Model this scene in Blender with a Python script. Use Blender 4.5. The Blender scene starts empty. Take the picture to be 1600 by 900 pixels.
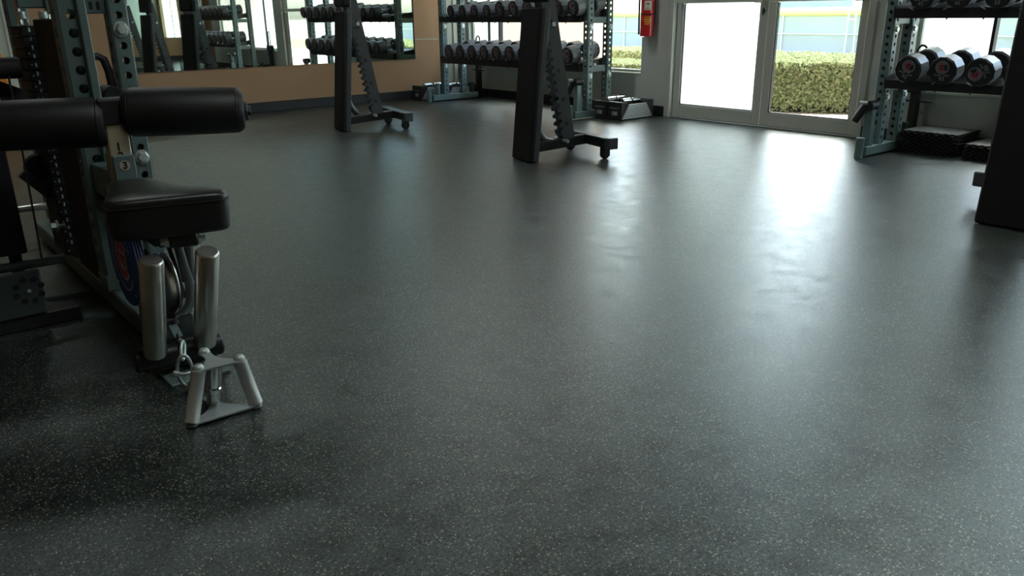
import bpy, bmesh, math, random
from mathutils import Vector, Matrix, Euler
random.seed(7)
S = bpy.context.scene
COL = S.collection
PI = math.pi

# ------------------------------------------------------------------ camera
cam_d = bpy.data.cameras.new('camera')
cam_d.sensor_width = 36.0
cam_d.lens = 36.0 * 1232.0 / 1600.0
cam_d.clip_start = 0.05
cam_d.clip_end = 300
cam = bpy.data.objects.new('camera', cam_d)
COL.objects.link(cam)
yaw, pitch, roll = math.radians(50.19), math.radians(19.17), math.radians(0.638)
f_ = Vector((math.cos(yaw) * math.cos(pitch), math.sin(yaw) * math.cos(pitch), -math.sin(pitch)))
r_ = Vector((math.sin(yaw), -math.cos(yaw), 0))
d_ = f_.cross(r_)
r2 = math.cos(roll) * r_ + math.sin(roll) * d_
d2 = -math.sin(roll) * r_ + math.cos(roll) * d_
cam.matrix_world = Matrix(((r2.x, -d2.x, -f_.x, 0), (r2.y, -d2.y, -f_.y, 0), (r2.z, -d2.z, -f_.z, 1.0), (0, 0, 0, 1)))
S.camera = cam

# ------------------------------------------------------------------ light
S.view_settings.view_transform = 'Standard'
S.view_settings.look = 'None'
S.view_settings.gamma = 1.0
S.view_settings.exposure = 1.5
S.cycles.use_denoising = True
S.cycles.max_bounces = 10
S.cycles.sample_clamp_indirect = 6.0
w = bpy.data.worlds.new('sky')
S.world = w
w.use_nodes = True
nt = w.node_tree
sky = nt.nodes.new('ShaderNodeTexSky')
sky.sky_type = 'NISHITA'
sky.sun_disc = False
sky.sun_elevation = math.radians(52)
sky.sun_rotation = math.radians(60)
sky.air_density = 1.0
sky.dust_density = 3.0
sky.ozone_density = 1.0
bg = nt.nodes['Background']
bg.inputs['Strength'].default_value = 0.60
nt.links.new(sky.outputs[0], bg.inputs[0])

sun_d = bpy.data.lights.new('sun', 'SUN')
sun_d.energy = 12.0
sun_d.angle = math.radians(0.6)
sun_d.color = (1.0, 0.975, 0.93)
sun = bpy.data.objects.new('sun', sun_d)
COL.objects.link(sun)
# sun stands high beyond the glazed wall
sd = Vector((0.50, -0.50, 0.70)).normalized()
sun.rotation_euler = sd.to_track_quat('Z', 'Y').to_euler()
sun.location = (12, 2, 8)


def ceiling_lamp_light(x, y, e):
    l = bpy.data.lights.new('ceiling_light', 'AREA')
    l.shape = 'RECTANGLE'; l.size = 1.15; l.size_y = 0.25
    l.energy = e; l.color = (0.93, 1.0, 0.97)
    o = bpy.data.objects.new('ceiling_light_lamp', l)
    COL.objects.link(o)
    o.location = (x, y, 2.93)
    return o


# ------------------------------------------------------------------ materials
def _nodes(name):
    m = bpy.data.materials.new(name)
    m.use_nodes = True
    t = m.node_tree
    return m, t, t.nodes['Principled BSDF']


def mat(name, col, rough=0.5, metal=0.0, noise=0.0, nscale=30.0, bump=0.0, bscale=200.0, spec=0.5, rnoise=0.0, coat=0.0):
    m, t, b = _nodes(name)
    b.inputs['Base Color'].default_value = (*col, 1)
    b.inputs['Roughness'].default_value = rough
    b.inputs['Metallic'].default_value = metal
    b.inputs['Specular IOR Level'].default_value = spec
    b.inputs['Coat Weight'].default_value = coat
    tc = t.nodes.new('ShaderNodeTexCoord')
    if noise or rnoise:
        n = t.nodes.new('ShaderNodeTexNoise')
        n.inputs['Scale'].default_value = nscale
        n.inputs['Detail'].default_value = 5
        t.links.new(tc.outputs['Object'], n.inputs['Vector'])
        if noise:
            r = t.nodes.new('ShaderNodeMapRange')
            r.inputs[3].default_value = 1 - noise
            r.inputs[4].default_value = 1 + noise
            t.links.new(n.outputs[0], r.inputs[0])
            mx = t.nodes.new('ShaderNodeVectorMath'); mx.operation = 'SCALE'
            mx.inputs[0].default_value = col
            t.links.new(r.outputs[0], mx.inputs[3])
            t.links.new(mx.outputs[0], b.inputs['Base Color'])
        if rnoise:
            r = t.nodes.new('ShaderNodeMapRange')
            r.inputs[3].default_value = max(0.02, rough - rnoise)
            r.inputs[4].default_value = min(1, rough + rnoise)
            t.links.new(n.outputs[0], r.inputs[0])
            t.links.new(r.outputs[0], b.inputs['Roughness'])
    if bump:
        n = t.nodes.new('ShaderNodeTexNoise')
        n.inputs['Scale'].default_value = bscale
        n.inputs['Detail'].default_value = 3
        t.links.new(tc.outputs['Object'], n.inputs['Vector'])
        bp = t.nodes.new('ShaderNodeBump')
        bp.inputs['Strength'].default_value = bump
        bp.inputs['Distance'].default_value = 0.002
        t.links.new(n.outputs[0], bp.inputs['Height'])
        t.links.new(bp.outputs[0], b.inputs['Normal'])
    return m


M = {}
M['paint'] = mat('green_grey_paint', (0.115, 0.172, 0.165), 0.38, 0.0, 0.15, 8, 0.05, 400)
M['paint_dark'] = mat('dark_grey_paint', (0.045, 0.06, 0.06), 0.42, 0.0, 0.15, 8)
M['black_steel'] = mat('black_steel', (0.018, 0.019, 0.019), 0.42, 0.0, 0.2, 20, 0.05, 300)
M['bench_steel'] = mat('charcoal_steel', (0.06, 0.066, 0.068), 0.4, 0.0, 0.15, 15)
M['vinyl'] = mat('black_vinyl', (0.013, 0.0135, 0.013), 0.50, 0.0, 0.2, 12, 0.12, 700, rnoise=0.06)
M['vinyl_seat'] = mat('seat_vinyl', (0.015, 0.016, 0.015), 0.34, 0.0, 0.2, 12, 0.12, 500, rnoise=0.05)
M['vinyl_matte'] = mat('matte_black_vinyl', (0.010, 0.010, 0.0095), 0.62, 0.0, 0.15, 12, 0.1, 500, spec=0.3)
M['black'] = mat('black_rubber', (0.008, 0.008, 0.008), 0.6, 0, 0.2, 30)
M['urethane'] = mat('black_urethane', (0.012, 0.012, 0.013), 0.45, 0, 0.1, 30)
M['urethane_sheen'] = mat('window_lit_urethane', (0.15, 0.16, 0.165), 0.34, 0, 0.1, 30)  # black urethane too; sheen of the backlight painted into a lighter base colour
M['chrome'] = mat('chrome', (0.62, 0.65, 0.64), 0.2, 1.0, 0.1, 40, rnoise=0.08)
M['zinc'] = mat('zinc_bolt', (0.55, 0.63, 0.61), 0.45, 0.65, 0.15, 60)
M['alu'] = mat('brushed_aluminium', (0.58, 0.61, 0.60), 0.42, 0.6, 0.1, 25, rnoise=0.1)
M['alu_plate'] = mat('machined_aluminium', (0.40, 0.45, 0.46), 0.5, 0.5, 0.08, 25)
M['steel_tube'] = mat('worn_steel_tube', (0.60, 0.59, 0.54), 0.30, 1.0, 0.14, 14, 0.03, 90, rnoise=0.05)
M['brushed'] = mat('brushed_steel_post', (0.62, 0.56, 0.44), 0.42, 0.75, 0.12, 30)
M['number'] = mat('number_print', (0.01, 0.01, 0.01), 0.6)
M['num_plate'] = mat('number_window', (0.42, 0.36, 0.30), 0.6)
M['blue'] = mat('blue_print', (0.006, 0.055, 0.27), 0.4, 0, 0.08, 10)
M['red'] = mat('red_print', (0.42, 0.022, 0.03), 0.4)
M['red_dull'] = mat('dull_red_print', (0.24, 0.055, 0.07), 0.55)
M['white_print'] = mat('white_print', (0.62, 0.66, 0.68), 0.45)
M['grey_print'] = mat('grey_print', (0.28, 0.29, 0.30), 0.5)
M['teal_print'] = mat('pale_teal_print', (0.22, 0.30, 0.30), 0.5)
M['tan_wall'] = mat('tan_wall', (0.43, 0.262, 0.148), 0.75, 0, 0.04, 3, 0.15, 120, spec=0.25)
M['white_wall'] = mat('grey_white_wall', (0.52, 0.54, 0.50), 0.7, 0, 0.04, 3, 0.15, 120, spec=0.25)
M['door_paint'] = mat('door_paint', (0.50, 0.51, 0.46), 0.42, 0, 0.03, 4)
M['gasket'] = mat('black_gasket', (0.012, 0.012, 0.012), 0.5)
M['pale_door'] = mat('pale_panel_paint', (0.55, 0.60, 0.52), 0.5, 0, 0.03, 4)
M['base'] = mat('black_baseboard', (0.022, 0.024, 0.024), 0.45, 0, 0.1, 8)
M['ceiling'] = mat('ceiling_paint', (0.42, 0.42, 0.41), 0.8)
M['fire_red'] = mat('extinguisher_red', (0.55, 0.018, 0.022), 0.22, 0, 0.04, 5, coat=0.5)
M['yellow_print'] = mat('yellow_print', (0.75, 0.50, 0.03), 0.5)
M['label'] = mat('paper_label', (0.55, 0.62, 0.50), 0.5)
M['orange'] = mat('orange_plastic', (0.75, 0.26, 0.03), 0.45)
M['ext_tan'] = mat('exterior_stucco', (0.66, 0.50, 0.35), 0.85, 0, 0.05, 3, 0.3, 150, spec=0.2)
M['concrete'] = mat('pink_concrete', (0.62, 0.46, 0.40), 0.85, 0, 0.08, 2, 0.3, 90, spec=0.2)
M['screen'] = mat('windscreen_fabric', (0.44, 0.44, 0.43), 0.9, 0, 0.12, 0.7, spec=0.1)
M['galv'] = mat('galvanised_pipe', (0.75, 0.77, 0.78), 0.5, 0.0, 0.05, 5)
M['yellow'] = mat('yellow_cap', (0.85, 0.76, 0.28), 0.6)
M['twigs'] = mat('hedge_core', (0.07, 0.10, 0.035), 0.95, 0, 0.4, 20)
M['earth'] = mat('mulch', (0.20, 0.14, 0.10), 0.95, 0, 0.3, 12)
M['bleacher'] = mat('bleacher_blue', (0.34, 0.46, 0.48), 0.7, 0, 0.2, 1)
M['mirror'] = mat('mirror_silver', (0.70, 0.78, 0.74), 0.015, 1.0)
M['sticker'] = mat('sticker', (0.75, 0.70, 0.66), 0.5)
M['gold'] = mat('brass_nut', (0.60, 0.45, 0.22), 0.35, 0.9)
M['cable'] = mat('coated_cable', (0.012, 0.012, 0.012), 0.35)
M['chip'] = mat('blue_tape', (0.05, 0.30, 0.50), 0.5)


def mat_floor():
    m, t, b = _nodes('rubber_floor')
    N = t.nodes.new; L = t.links.new
    tc = N('ShaderNodeTexCoord')
    # cream flecks of the rubber granulate
    def flecks(scale, size, keep):
        v = N('ShaderNodeTexVoronoi'); v.inputs['Scale'].default_value = scale
        L(tc.outputs['Object'], v.inputs['Vector'])
        lt = N('ShaderNodeMath'); lt.operation = 'LESS_THAN'; lt.inputs[1].default_value = size
        L(v.outputs['Distance'], lt.inputs[0])
        sep = N('ShaderNodeSeparateColor'); L(v.outputs['Color'], sep.inputs[0])
        gt = N('ShaderNodeMath'); gt.operation = 'GREATER_THAN'; gt.inputs[1].default_value = keep
        L(sep.outputs[0], gt.inputs[0])
        mu = N('ShaderNodeMath'); mu.operation = 'MULTIPLY'
        L(lt.outputs[0], mu.inputs[0]); L(gt.outputs[0], mu.inputs[1])
        return mu, sep
    f1, s1 = flecks(150, 0.32, 0.80)
    f2, s2 = flecks(260, 0.34, 0.85)
    mx = N('ShaderNodeMath'); mx.operation = 'MAXIMUM'
    L(f1.outputs[0], mx.inputs[0]); L(f2.outputs[0], mx.inputs[1])
    # scuffs and worn dusty patches
    n1 = N('ShaderNodeTexNoise'); n1.inputs['Scale'].default_value = 1.3; n1.inputs['Detail'].default_value = 8; n1.inputs['Roughness'].default_value = 0.62
    L(tc.outputs['Object'], n1.inputs['Vector'])
    n2 = N('ShaderNodeTexNoise'); n2.inputs['Scale'].default_value = 9.0; n2.inputs['Detail'].default_value = 8; n2.inputs['Roughness'].default_value = 0.7
    L(tc.outputs['Object'], n2.inputs['Vector'])
    n3 = N('ShaderNodeTexNoise'); n3.inputs['Scale'].default_value = 320.0; n3.inputs['Detail'].default_value = 3
    L(tc.outputs['Object'], n3.inputs['Vector'])
    base = N('ShaderNodeMix'); base.data_type = 'RGBA'
    base.inputs[6].default_value = (0.012, 0.018, 0.017, 1)
    base.inputs[7].default_value = (0.032, 0.042, 0.040, 1)
    cr = N('ShaderNodeMapRange'); cr.inputs[1].default_value = 0.38; cr.inputs[2].default_value = 0.68
    L(n1.outputs[0], cr.inputs[0]); L(cr.outputs[0], base.inputs[0])
    dust = N('ShaderNodeMix'); dust.data_type = 'RGBA'; dust.blend_type = 'MULTIPLY'
    dust.inputs[0].default_value = 0.40
    cr2 = N('ShaderNodeValToRGB')
    cr2.color_ramp.elements[0].position = 0.38; cr2.color_ramp.elements[0].color = (0.45, 0.42, 0.38, 1)
    cr2.color_ramp.elements[1].position = 0.62; cr2.color_ramp.elements[1].color = (1.25, 1.25, 1.25, 1)
    L(n2.outputs[0], cr2.inputs[0])
    L(base.outputs[2], dust.inputs[6]); L(cr2.outputs[0], dust.inputs[7])
    fl = N('ShaderNodeMix'); fl.data_type = 'RGBA'
    fl.inputs[7].default_value = (0.40, 0.36, 0.26, 1)
    k = N('ShaderNodeMath'); k.operation = 'MULTIPLY'; k.inputs[1].default_value = 0.9
    L(mx.outputs[0], k.inputs[0]); L(k.outputs[0], fl.inputs[0]); L(dust.outputs[2], fl.inputs[6])
    L(fl.outputs[2], b.inputs['Base Color'])
    rr = N('ShaderNodeMapRange'); rr.inputs[1].default_value = 0.3; rr.inputs[2].default_value = 0.7
    rr.inputs[3].default_value = 0.27; rr.inputs[4].default_value = 0.42
    L(n2.outputs[0], rr.inputs[0]); L(rr.outputs[0], b.inputs['Roughness'])
    n5 = N('ShaderNodeTexNoise'); n5.inputs['Scale'].default_value = 130.0; n5.inputs['Detail'].default_value = 4; n5.inputs['Roughness'].default_value = 0.7
    L(tc.outputs['Object'], n5.inputs['Vector'])
    sp = N('ShaderNodeMapRange'); sp.inputs[1].default_value = 0.35; sp.inputs[2].default_value = 0.65
    sp.inputs[3].default_value = 0.30; sp.inputs[4].default_value = 1.0
    L(n5.outputs[0], sp.inputs[0])
    sp2 = N('ShaderNodeMapRange'); sp2.inputs[1].default_value = 0.36; sp2.inputs[2].default_value = 0.56
    b.inputs['IOR'].default_value = 1.88
    b.inputs['Specular Tint'].default_value = (0.86, 1.0, 0.985, 1)  # cool cast of the sky light put into the sheen colour
    sp2.inputs[3].default_value = 0.62; sp2.inputs[4].default_value = 1.0
    L(n2.outputs[0], sp2.inputs[0])
    spm = N('ShaderNodeMath'); spm.operation = 'MULTIPLY'
    L(sp.outputs[0], spm.inputs[0]); L(sp2.outputs[0], spm.inputs[1])
    L(spm.outputs[0], b.inputs['Specular IOR Level'])
    # long thin scratches
    mp = N('ShaderNodeMapping'); mp.inputs['Rotation'].default_value = (0, 0, 0.5); mp.inputs['Scale'].default_value = (1.2, 26, 1)
    L(tc.outputs['Object'], mp.inputs[0])
    n4 = N('ShaderNodeTexNoise'); n4.inputs['Scale'].default_value = 1.6; n4.inputs['Detail'].default_value = 6
    L(mp.outputs[0], n4.inputs['Vector'])
    ad = N('ShaderNodeMath'); ad.operation = 'MULTIPLY_ADD'; ad.inputs[1].default_value = 0.5
    L(n4.outputs[0], ad.inputs[0]); L(n3.outputs[0], ad.inputs[2])
    bp = N('ShaderNodeBump'); bp.inputs['Strength'].default_value = 0.45; bp.inputs['Distance'].default_value = 0.0015
    L(ad.outputs[0], bp.inputs['Height']); L(bp.outputs[0], b.inputs['Normal'])
    return m


def mat_glass():
    m, t, b = _nodes('clear_glass')
    N = t.nodes.new; L = t.links.new
    out = t.nodes['Material Output']
    g = N('ShaderNodeBsdfGlossy'); g.inputs['Roughness'].default_value = 0.01
    tr = N('ShaderNodeBsdfTransparent'); tr.inputs[0].default_value = (0.90, 0.95, 0.93, 1)
    lw = N('ShaderNodeLayerWeight'); lw.inputs[0].default_value = 0.5
    pw = N('ShaderNodeMath'); pw.operation = 'POWER'; pw.inputs[1].default_value = 5
    L(lw.outputs['Facing'], pw.inputs[0])
    fr = N('ShaderNodeMath'); fr.operation = 'MULTIPLY_ADD'; fr.inputs[1].default_value = 0.9; fr.inputs[2].default_value = 0.04
    L(pw.outputs[0], fr.inputs[0])
    mx = N('ShaderNodeMixShader')
    L(fr.outputs[0], mx.inputs[0]); L(tr.outputs[0], mx.inputs[1]); L(g.outputs[0], mx.inputs[2])
    L(mx.outputs[0], out.inputs[0])
    return m


def mat_film():
    m, t, b = _nodes('frosted_white_film')
    N = t.nodes.new; L = t.links.new
    out = t.nodes['Material Output']
    tl = N('ShaderNodeBsdfTranslucent'); tl.inputs[0].default_value = (0.84, 0.95, 0.94, 1)
    df = N('ShaderNodeBsdfDiffuse'); df.inputs[0].default_value = (0.85, 0.87, 0.85, 1)
    mx = N('ShaderNodeMixShader'); mx.inputs[0].default_value = 0.25
    L(tl.outputs[0], mx.inputs[1]); L(df.outputs[0], mx.inputs[2]); L(mx.outputs[0], out.inputs[0])
    return m


def mat_leaf():
    m, t, b = _nodes('hedge_leaf')
    N = t.nodes.new; L = t.links.new
    out = t.nodes['Material Output']
    oi = N('ShaderNodeTexCoord')
    n = N('ShaderNodeTexNoise'); n.inputs['Scale'].default_value = 26; n.inputs['Detail'].default_value = 2
    L(oi.outputs['Object'], n.inputs['Vector'])
    cr = N('ShaderNodeValToRGB')
    cr.color_ramp.elements[0].position = 0.3; cr.color_ramp.elements[0].color = (0.13, 0.16, 0.075, 1)
    cr.color_ramp.elements[1].position = 0.7; cr.color_ramp.elements[1].color = (0.34, 0.37, 0.21, 1)
    e = cr.color_ramp.elements.new(0.82); e.color = (0.38, 0.30, 0.20, 1)
    L(n.outputs[0], cr.inputs[0])
    df = N('ShaderNodeBsdfDiffuse'); tl = N('ShaderNodeBsdfTranslucent')
    L(cr.outputs[0], df.inputs[0]); L(cr.outputs[0], tl.inputs[0])
    mx = N('ShaderNodeMixShader'); mx.inputs[0].default_value = 0.4
    L(df.outputs[0], mx.inputs[1]); L(tl.outputs[0], mx.inputs[2]); L(mx.outputs[0], out.inputs[0])
    return m


def mat_grass():
    return mat('lawn', (0.16, 0.22, 0.06), 0.9, 0, 0.25, 6, 0.5, 60, spec=0.1)


def mat_lamp():
    m, t, b = _nodes('lamp_diffuser')
    b.inputs['Base Color'].default_value = (0.9, 0.9, 0.9, 1)
    b.inputs['Emission Color'].default_value = (0.93, 1.0, 0.97, 1)
    b.inputs['Emission Strength'].default_value = 1.5
    return m


M['floor'] = mat_floor(); M['glass'] = mat_glass(); M['film'] = mat_film(); M['leaf'] = mat_leaf()
M['grass'] = mat_grass(); M['lamp'] = mat_lamp()


# ------------------------------------------------------------------ mesh helpers
def link(name, me, parent=None):
    o = bpy.data.objects.new(name, me)
    COL.objects.link(o)
    if parent is not None:
        o.parent = parent
    return o


def frame_from(p0, p1):
    z = (Vector(p1) - Vector(p0)).normalized()
    a = Vector((0, 0, 1)) if abs(z.z) < 0.95 else Vector((1, 0, 0))
    x = a.cross(z).normalized(); y = z.cross(x)
    return x, y, z


class MB:
    def __init__(s):
        s.v = []; s.f = []; s.m = []; s.mi = 0

    def add(s, vs, fs, mi=None):
        b = len(s.v); s.v += [tuple(q) for q in vs]
        s.f += [tuple(b + i for i in q) for q in fs]
        s.m += [s.mi if mi is None else mi] * len(fs)
        return s

    def box(s, x0, x1, y0, y1, z0, z1, c=0.0, mx=None, mi=None):
        """box with chamfered edges c"""
        hx, hy, hz = (x1 - x0) / 2, (y1 - y0) / 2, (z1 - z0) / 2
        cx, cy, cz = (x0 + x1) / 2, (y0 + y1) / 2, (z0 + z1) / 2
        if c <= 0:
            vs = [(cx + a * hx, cy + b * hy, cz + d * hz) for a in (-1, 1) for b in (-1, 1) for d in (-1, 1)]
            fs = [(0, 1, 3, 2), (4, 6, 7, 5), (0, 4, 5, 1), (2, 3, 7, 6), (0, 2, 6, 4), (1, 5, 7, 3)]
        else:
            c = min(c, hx * .9, hy * .9, hz * .9)
            vs = []; idx = {}
            for a in (-1, 1):
                for b in (-1, 1):
                    for d in (-1, 1):
                        for ax in range(3):
                            p = [cx + a * (hx - c), cy + b * (hy - c), cz + d * (hz - c)]
                            p[ax] += c * (a, b, d)[ax]
                            idx[(a, b, d, ax)] = len(vs); vs.append(tuple(p))
            fs = []
            I = lambda a, b, d, ax: idx[(a, b, d, ax)]
            for a in (-1, 1):
                q = [I(a, -1, -1, 0), I(a, 1, -1, 0), I(a, 1, 1, 0), I(a, -1, 1, 0)]; fs.append(q if a > 0 else q[::-1])
                q = [I(-1, a, -1, 1), I(-1, a, 1, 1), I(1, a, 1, 1), I(1, a, -1, 1)]; fs.append(q if a > 0 else q[::-1])
                q = [I(-1, -1, a, 2), I(1, -1, a, 2), I(1, 1, a, 2), I(-1, 1, a, 2)]; fs.append(q if a > 0 else q[::-1])
            for a in (-1, 1):
                for b in (-1, 1):
                    q = [I(a, b, -1, 0), I(a, b, -1, 1), I(a, b, 1, 1), I(a, b, 1, 0)]; fs.append(q if a * b > 0 else q[::-1])
                    q = [I(a, -1, b, 0), I(a, 1, b, 0), I(a, 1, b, 2), I(a, -1, b, 2)]; fs.append(q if a * b > 0 else q[::-1])
                    q = [I(-1, a, b, 1), I(-1, a, b, 2), I(1, a, b, 2), I(1, a, b, 1)]; fs.append(q if a * b > 0 else q[::-1])
                    for d in (-1, 1):
                        q = [I(a, b, d, 0), I(a, b, d, 1), I(a, b, d, 2)]; fs.append(q if a * b * d > 0 else q[::-1])
        if mx is not None:
            vs = [mx @ Vector(q) for q in vs]
        return s.add(vs, fs, mi)

    def cyl(s, p0, p1, r, n=20, r1=None, c=0.0, mi=None, mi_cap=None, caps=True, twist=0.0):
        r1 = r if r1 is None else r1
        p0 = Vector(p0); p1 = Vector(p1); x, y, z = frame_from(p0, p1)
        rings = []
        if c > 0:
            rings += [(p0, r - c), (p0 + z * c, r), (p1 - z * c, r1), (p1, r1 - c)]
        else:
            rings += [(p0, r), (p1, r1)]
        vs = []
        for p, rr in rings:
            for i in range(n):
                a = 2 * PI * i / n + twist
                vs.append(p + x * math.cos(a) * rr + y * math.sin(a) * rr)
        k = len(rings)
        fs = [(j * n + i, j * n + (i + 1) % n, (j + 1) * n + (i + 1) % n, (j + 1) * n + i) for j in range(k - 1) for i in range(n)]
        s.add(vs, fs, mi)
        if caps:
            mc = mi if mi_cap is None else mi_cap
            b = len(s.v) - len(vs)
            s.f.append(tuple(b + i for i in range(n))[::-1]); s.m.append(s.mi if mc is None else mc)
            s.f.append(tuple(b + (k - 1) * n + i for i in range(n))); s.m.append(s.mi if mc is None else mc)
        return s

    def lathe(s, p0, axis, prof, n=24, mi=None):
        """prof: list of (t along axis, r); solid of revolution"""
        p0 = Vector(p0); ax = Vector(axis).normalized(); x, y, z = frame_from(p0, p0 + ax)
        vs = []
        for t, r in prof:
            for i in range(n):
                a = 2 * PI * i / n
                vs.append(p0 + z * t + (x * math.cos(a) + y * math.sin(a)) * max(r, 1e-5))
        k = len(prof)
        fs = [(j * n + i, j * n + (i + 1) % n, (j + 1) * n + (i + 1) % n, (j + 1) * n + i) for j in range(k - 1) for i in range(n)]
        fs.append(tuple(range(n))[::-1]); fs.append(tuple((k - 1) * n + i for i in range(n)))
        return s.add(vs, fs, mi)

    def tube(s, pts, r, n=10, closed=False, mi=None, flat=1.0):
        pts = [Vector(p) for p in pts]; k = len(pts); vs = []
        prev = None
        for i, p in enumerate(pts):
            if closed:
                t = (pts[(i + 1) % k] - pts[i - 1]).normalized()
            else:
                t = (pts[min(i + 1, k - 1)] - pts[max(i - 1, 0)]).normalized()
            if prev is None:
                a = Vector((0, 0, 1)) if abs(t.z) < .9 else Vector((1, 0, 0))
                x = a.cross(t).normalized()
            else:
                x = (prev - t * prev.dot(t)).normalized()
            y = t.cross(x); prev = x
            for j in range(n):
                an = 2 * PI * j / n
                vs.append(p + x * math.cos(an) * r * flat + y * math.sin(an) * r)
        fs = []
        for i in range(k if closed else k - 1):
            i2 = (i + 1) % k
            fs += [(i * n + j, i * n + (j + 1) % n, i2 * n + (j + 1) % n, i2 * n + j) for j in range(n)]
        if not closed:
            fs.append(tuple(range(n))[::-1]); fs.append(tuple((k - 1) * n + j for j in range(n)))
        return s.add(vs, fs, mi)

    def prism(s, poly, z0, z1, mx=None, mi=None, mi_side=None):
        """polygon (2D ccw) extruded in z, then mapped by mx"""
        n = len(poly)
        vs = [Vector((x, y, z0)) for x, y in poly] + [Vector((x, y, z1)) for x, y in poly]
        if mx is not None:
            vs = [mx @ q for q in vs]
        b = len(s.v)
        s.v += [tuple(q) for q in vs]
        m0 = s.mi if mi is None else mi; m1 = m0 if mi_side is None else mi_side
        s.f.append(tuple(b + i for i in range(n))[::-1]); s.m.append(m0)
        s.f.append(tuple(b + n + i for i in range(n))); s.m.append(m0)
        for i in range(n):
            s.f.append((b + i, b + (i + 1) % n, b + n + (i + 1) % n, b + n + i)); s.m.append(m1)
        return s

    def build(s, name, mats, parent=None, smooth=None, bevel=0.0):
        me = bpy.data.meshes.new(name)
        me.from_pydata(s.v, [], s.f)
        for q in (mats if isinstance(mats, (list, tuple)) else [mats]):
            me.materials.append(M[q] if isinstance(q, str) else q)
        for p, i in zip(me.polygons, s.m):
            p.material_index = i
        if smooth is not None:
            for p in me.polygons:
                p.use_smooth = True
            me.set_sharp_from_angle(angle=math.radians(smooth))
        me.update()
        o = link(name, me, parent)
        if bevel:
            md = o.modifiers.new('bevel', 'BEVEL'); md.width = bevel; md.segments = 2; md.limit_method = 'ANGLE'
        return o


def tag(o, label=None, cat=None, group=None, kind=None):
    if label: o['label'] = label
    if cat: o['category'] = cat
    if group: o['group'] = group
    if kind: o['kind'] = kind
    return o


def thing(name, loc, label, cat, group=None, rz=0.0):
    o = link(name, None)
    o.location = loc; o.rotation_euler = (0, 0, rz)
    o.empty_display_size = 0.1
    return tag(o, label, cat, group)


def struct(name, mb, mats, parent=None, **k):
    o = mb.build(name, mats, parent, **k)
    if parent is None:
        o['kind'] = 'structure'
    return o


def copy_tree(o, parent=None):
    c = o.copy(); COL.objects.link(c)
    if parent is not None:
        c.parent = parent
    for ch in list(o.children):
        copy_tree(ch, c)
    return c


def perforated(mb, x0, x1, y0, y1, z0, z1, pitch, hr, off=0.03, sides='xXyY', mi=None, rim=0.004, c=0.006, nh=12):
    """square tube along z whose faces carry a row of round holes"""
    def face(o, u, w, n):
        # o: origin corner, u: unit along width, w: width, n: outward normal
        o = Vector(o); u = Vector(u); n = Vector(n); zz = Vector((0, 0, 1))
        z = z0
        cells = []
        if off > 0:
            cells.append((z0, z0 + off, False)); z = z0 + off
        while z + pitch <= z1 + 1e-6:
            cells.append((z, z + pitch, True)); z += pitch
        if z < z1 - 1e-4:
            cells.append((z, z1, False))
        for a, b, hole in cells:
            if not hole:
                mb.add([o + zz * (a - z0), o + u * w + zz * (a - z0), o + u * w + zz * (b - z0), o + zz * (b - z0)], [(0, 1, 2, 3)], mi)
                continue
            cc = o + u * (w / 2) + zz * ((a + b) / 2 - z0)
            ca = math.atan2((b - a) / 2, w / 2)
            angs = sorted(set([2 * PI * i / nh for i in range(nh)] + [ca, PI - ca, PI + ca, 2 * PI - ca]))
            m = len(angs); vs = []
            for an in angs:
                cx, cy = math.cos(an), math.sin(an)
                t = min((w / 2) / max(abs(cx), 1e-9), ((b - a) / 2) / max(abs(cy), 1e-9))
                vs.append(cc + u * cx * t + zz * cy * t)
            for an in angs:
                vs.append(cc + u * math.cos(an) * hr + zz * math.sin(an) * hr)
            for an in angs:
                vs.append(cc + u * math.cos(an) * hr + zz * math.sin(an) * hr - n * rim)
            fs = []
            for i in range(m):
                j = (i + 1) % m
                fs.append((i, j, m + j, m + i)); fs.append((m + i, m + j, 2 * m + j, 2 * m + i))
            mb.add(vs, fs, mi)
    wx = x1 - x0 - 2 * c; wy = y1 - y0 - 2 * c
    F = {'y': ((x0 + c, y0, z0), (1, 0, 0), wx, (0, -1, 0)), 'Y': ((x1 - c, y1, z0), (-1, 0, 0), wx, (0, 1, 0)),
         'x': ((x0, y1 - c, z0), (0, -1, 0), wy, (-1, 0, 0)), 'X': ((x1, y0 + c, z0), (0, 1, 0), wy, (1, 0, 0))}
    for k, (o, u, wd, n) in F.items():
        if k in sides:
            face(o, u, wd, n)
        else:
            o = Vector(o); u = Vector(u); h = Vector((0, 0, z1 - z0))
            mb.add([o, o + u * wd, o + u * wd + h, o + h], [(0, 1, 2, 3)], mi)
    ring = [(x0 + c, y0), (x1 - c, y0), (x1, y0 + c), (x1, y1 - c), (x1 - c, y1), (x0 + c, y1), (x0, y1 - c), (x0, y0 + c)]
    for i in (1, 3, 5, 7):
        a = ring[i]; b = ring[(i + 1) % 8]
        mb.add([(*a, z0), (*b, z0), (*b, z1), (*a, z1)], [(0, 1, 2, 3)], mi)
    mb.add([(*q, z1) for q in ring], [tuple(range(8))], mi)
    mb.add([(*q, z0) for q in ring], [tuple(range(8))[::-1]], mi)
    return mb


def rounded(x0, x1, y0, y1, r, n=4):
    pts = []
    for cx, cy, a0 in ((x1 - r, y0 + r, -PI / 2), (x1 - r, y1 - r, 0), (x0 + r, y1 - r, PI / 2), (x0 + r, y0 + r, PI)):
        for i in range(n + 1):
            a = a0 + PI / 2 * i / n
            pts.append((cx + r * math.cos(a), cy + r * math.sin(a)))
    return pts


_text = {}


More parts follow.
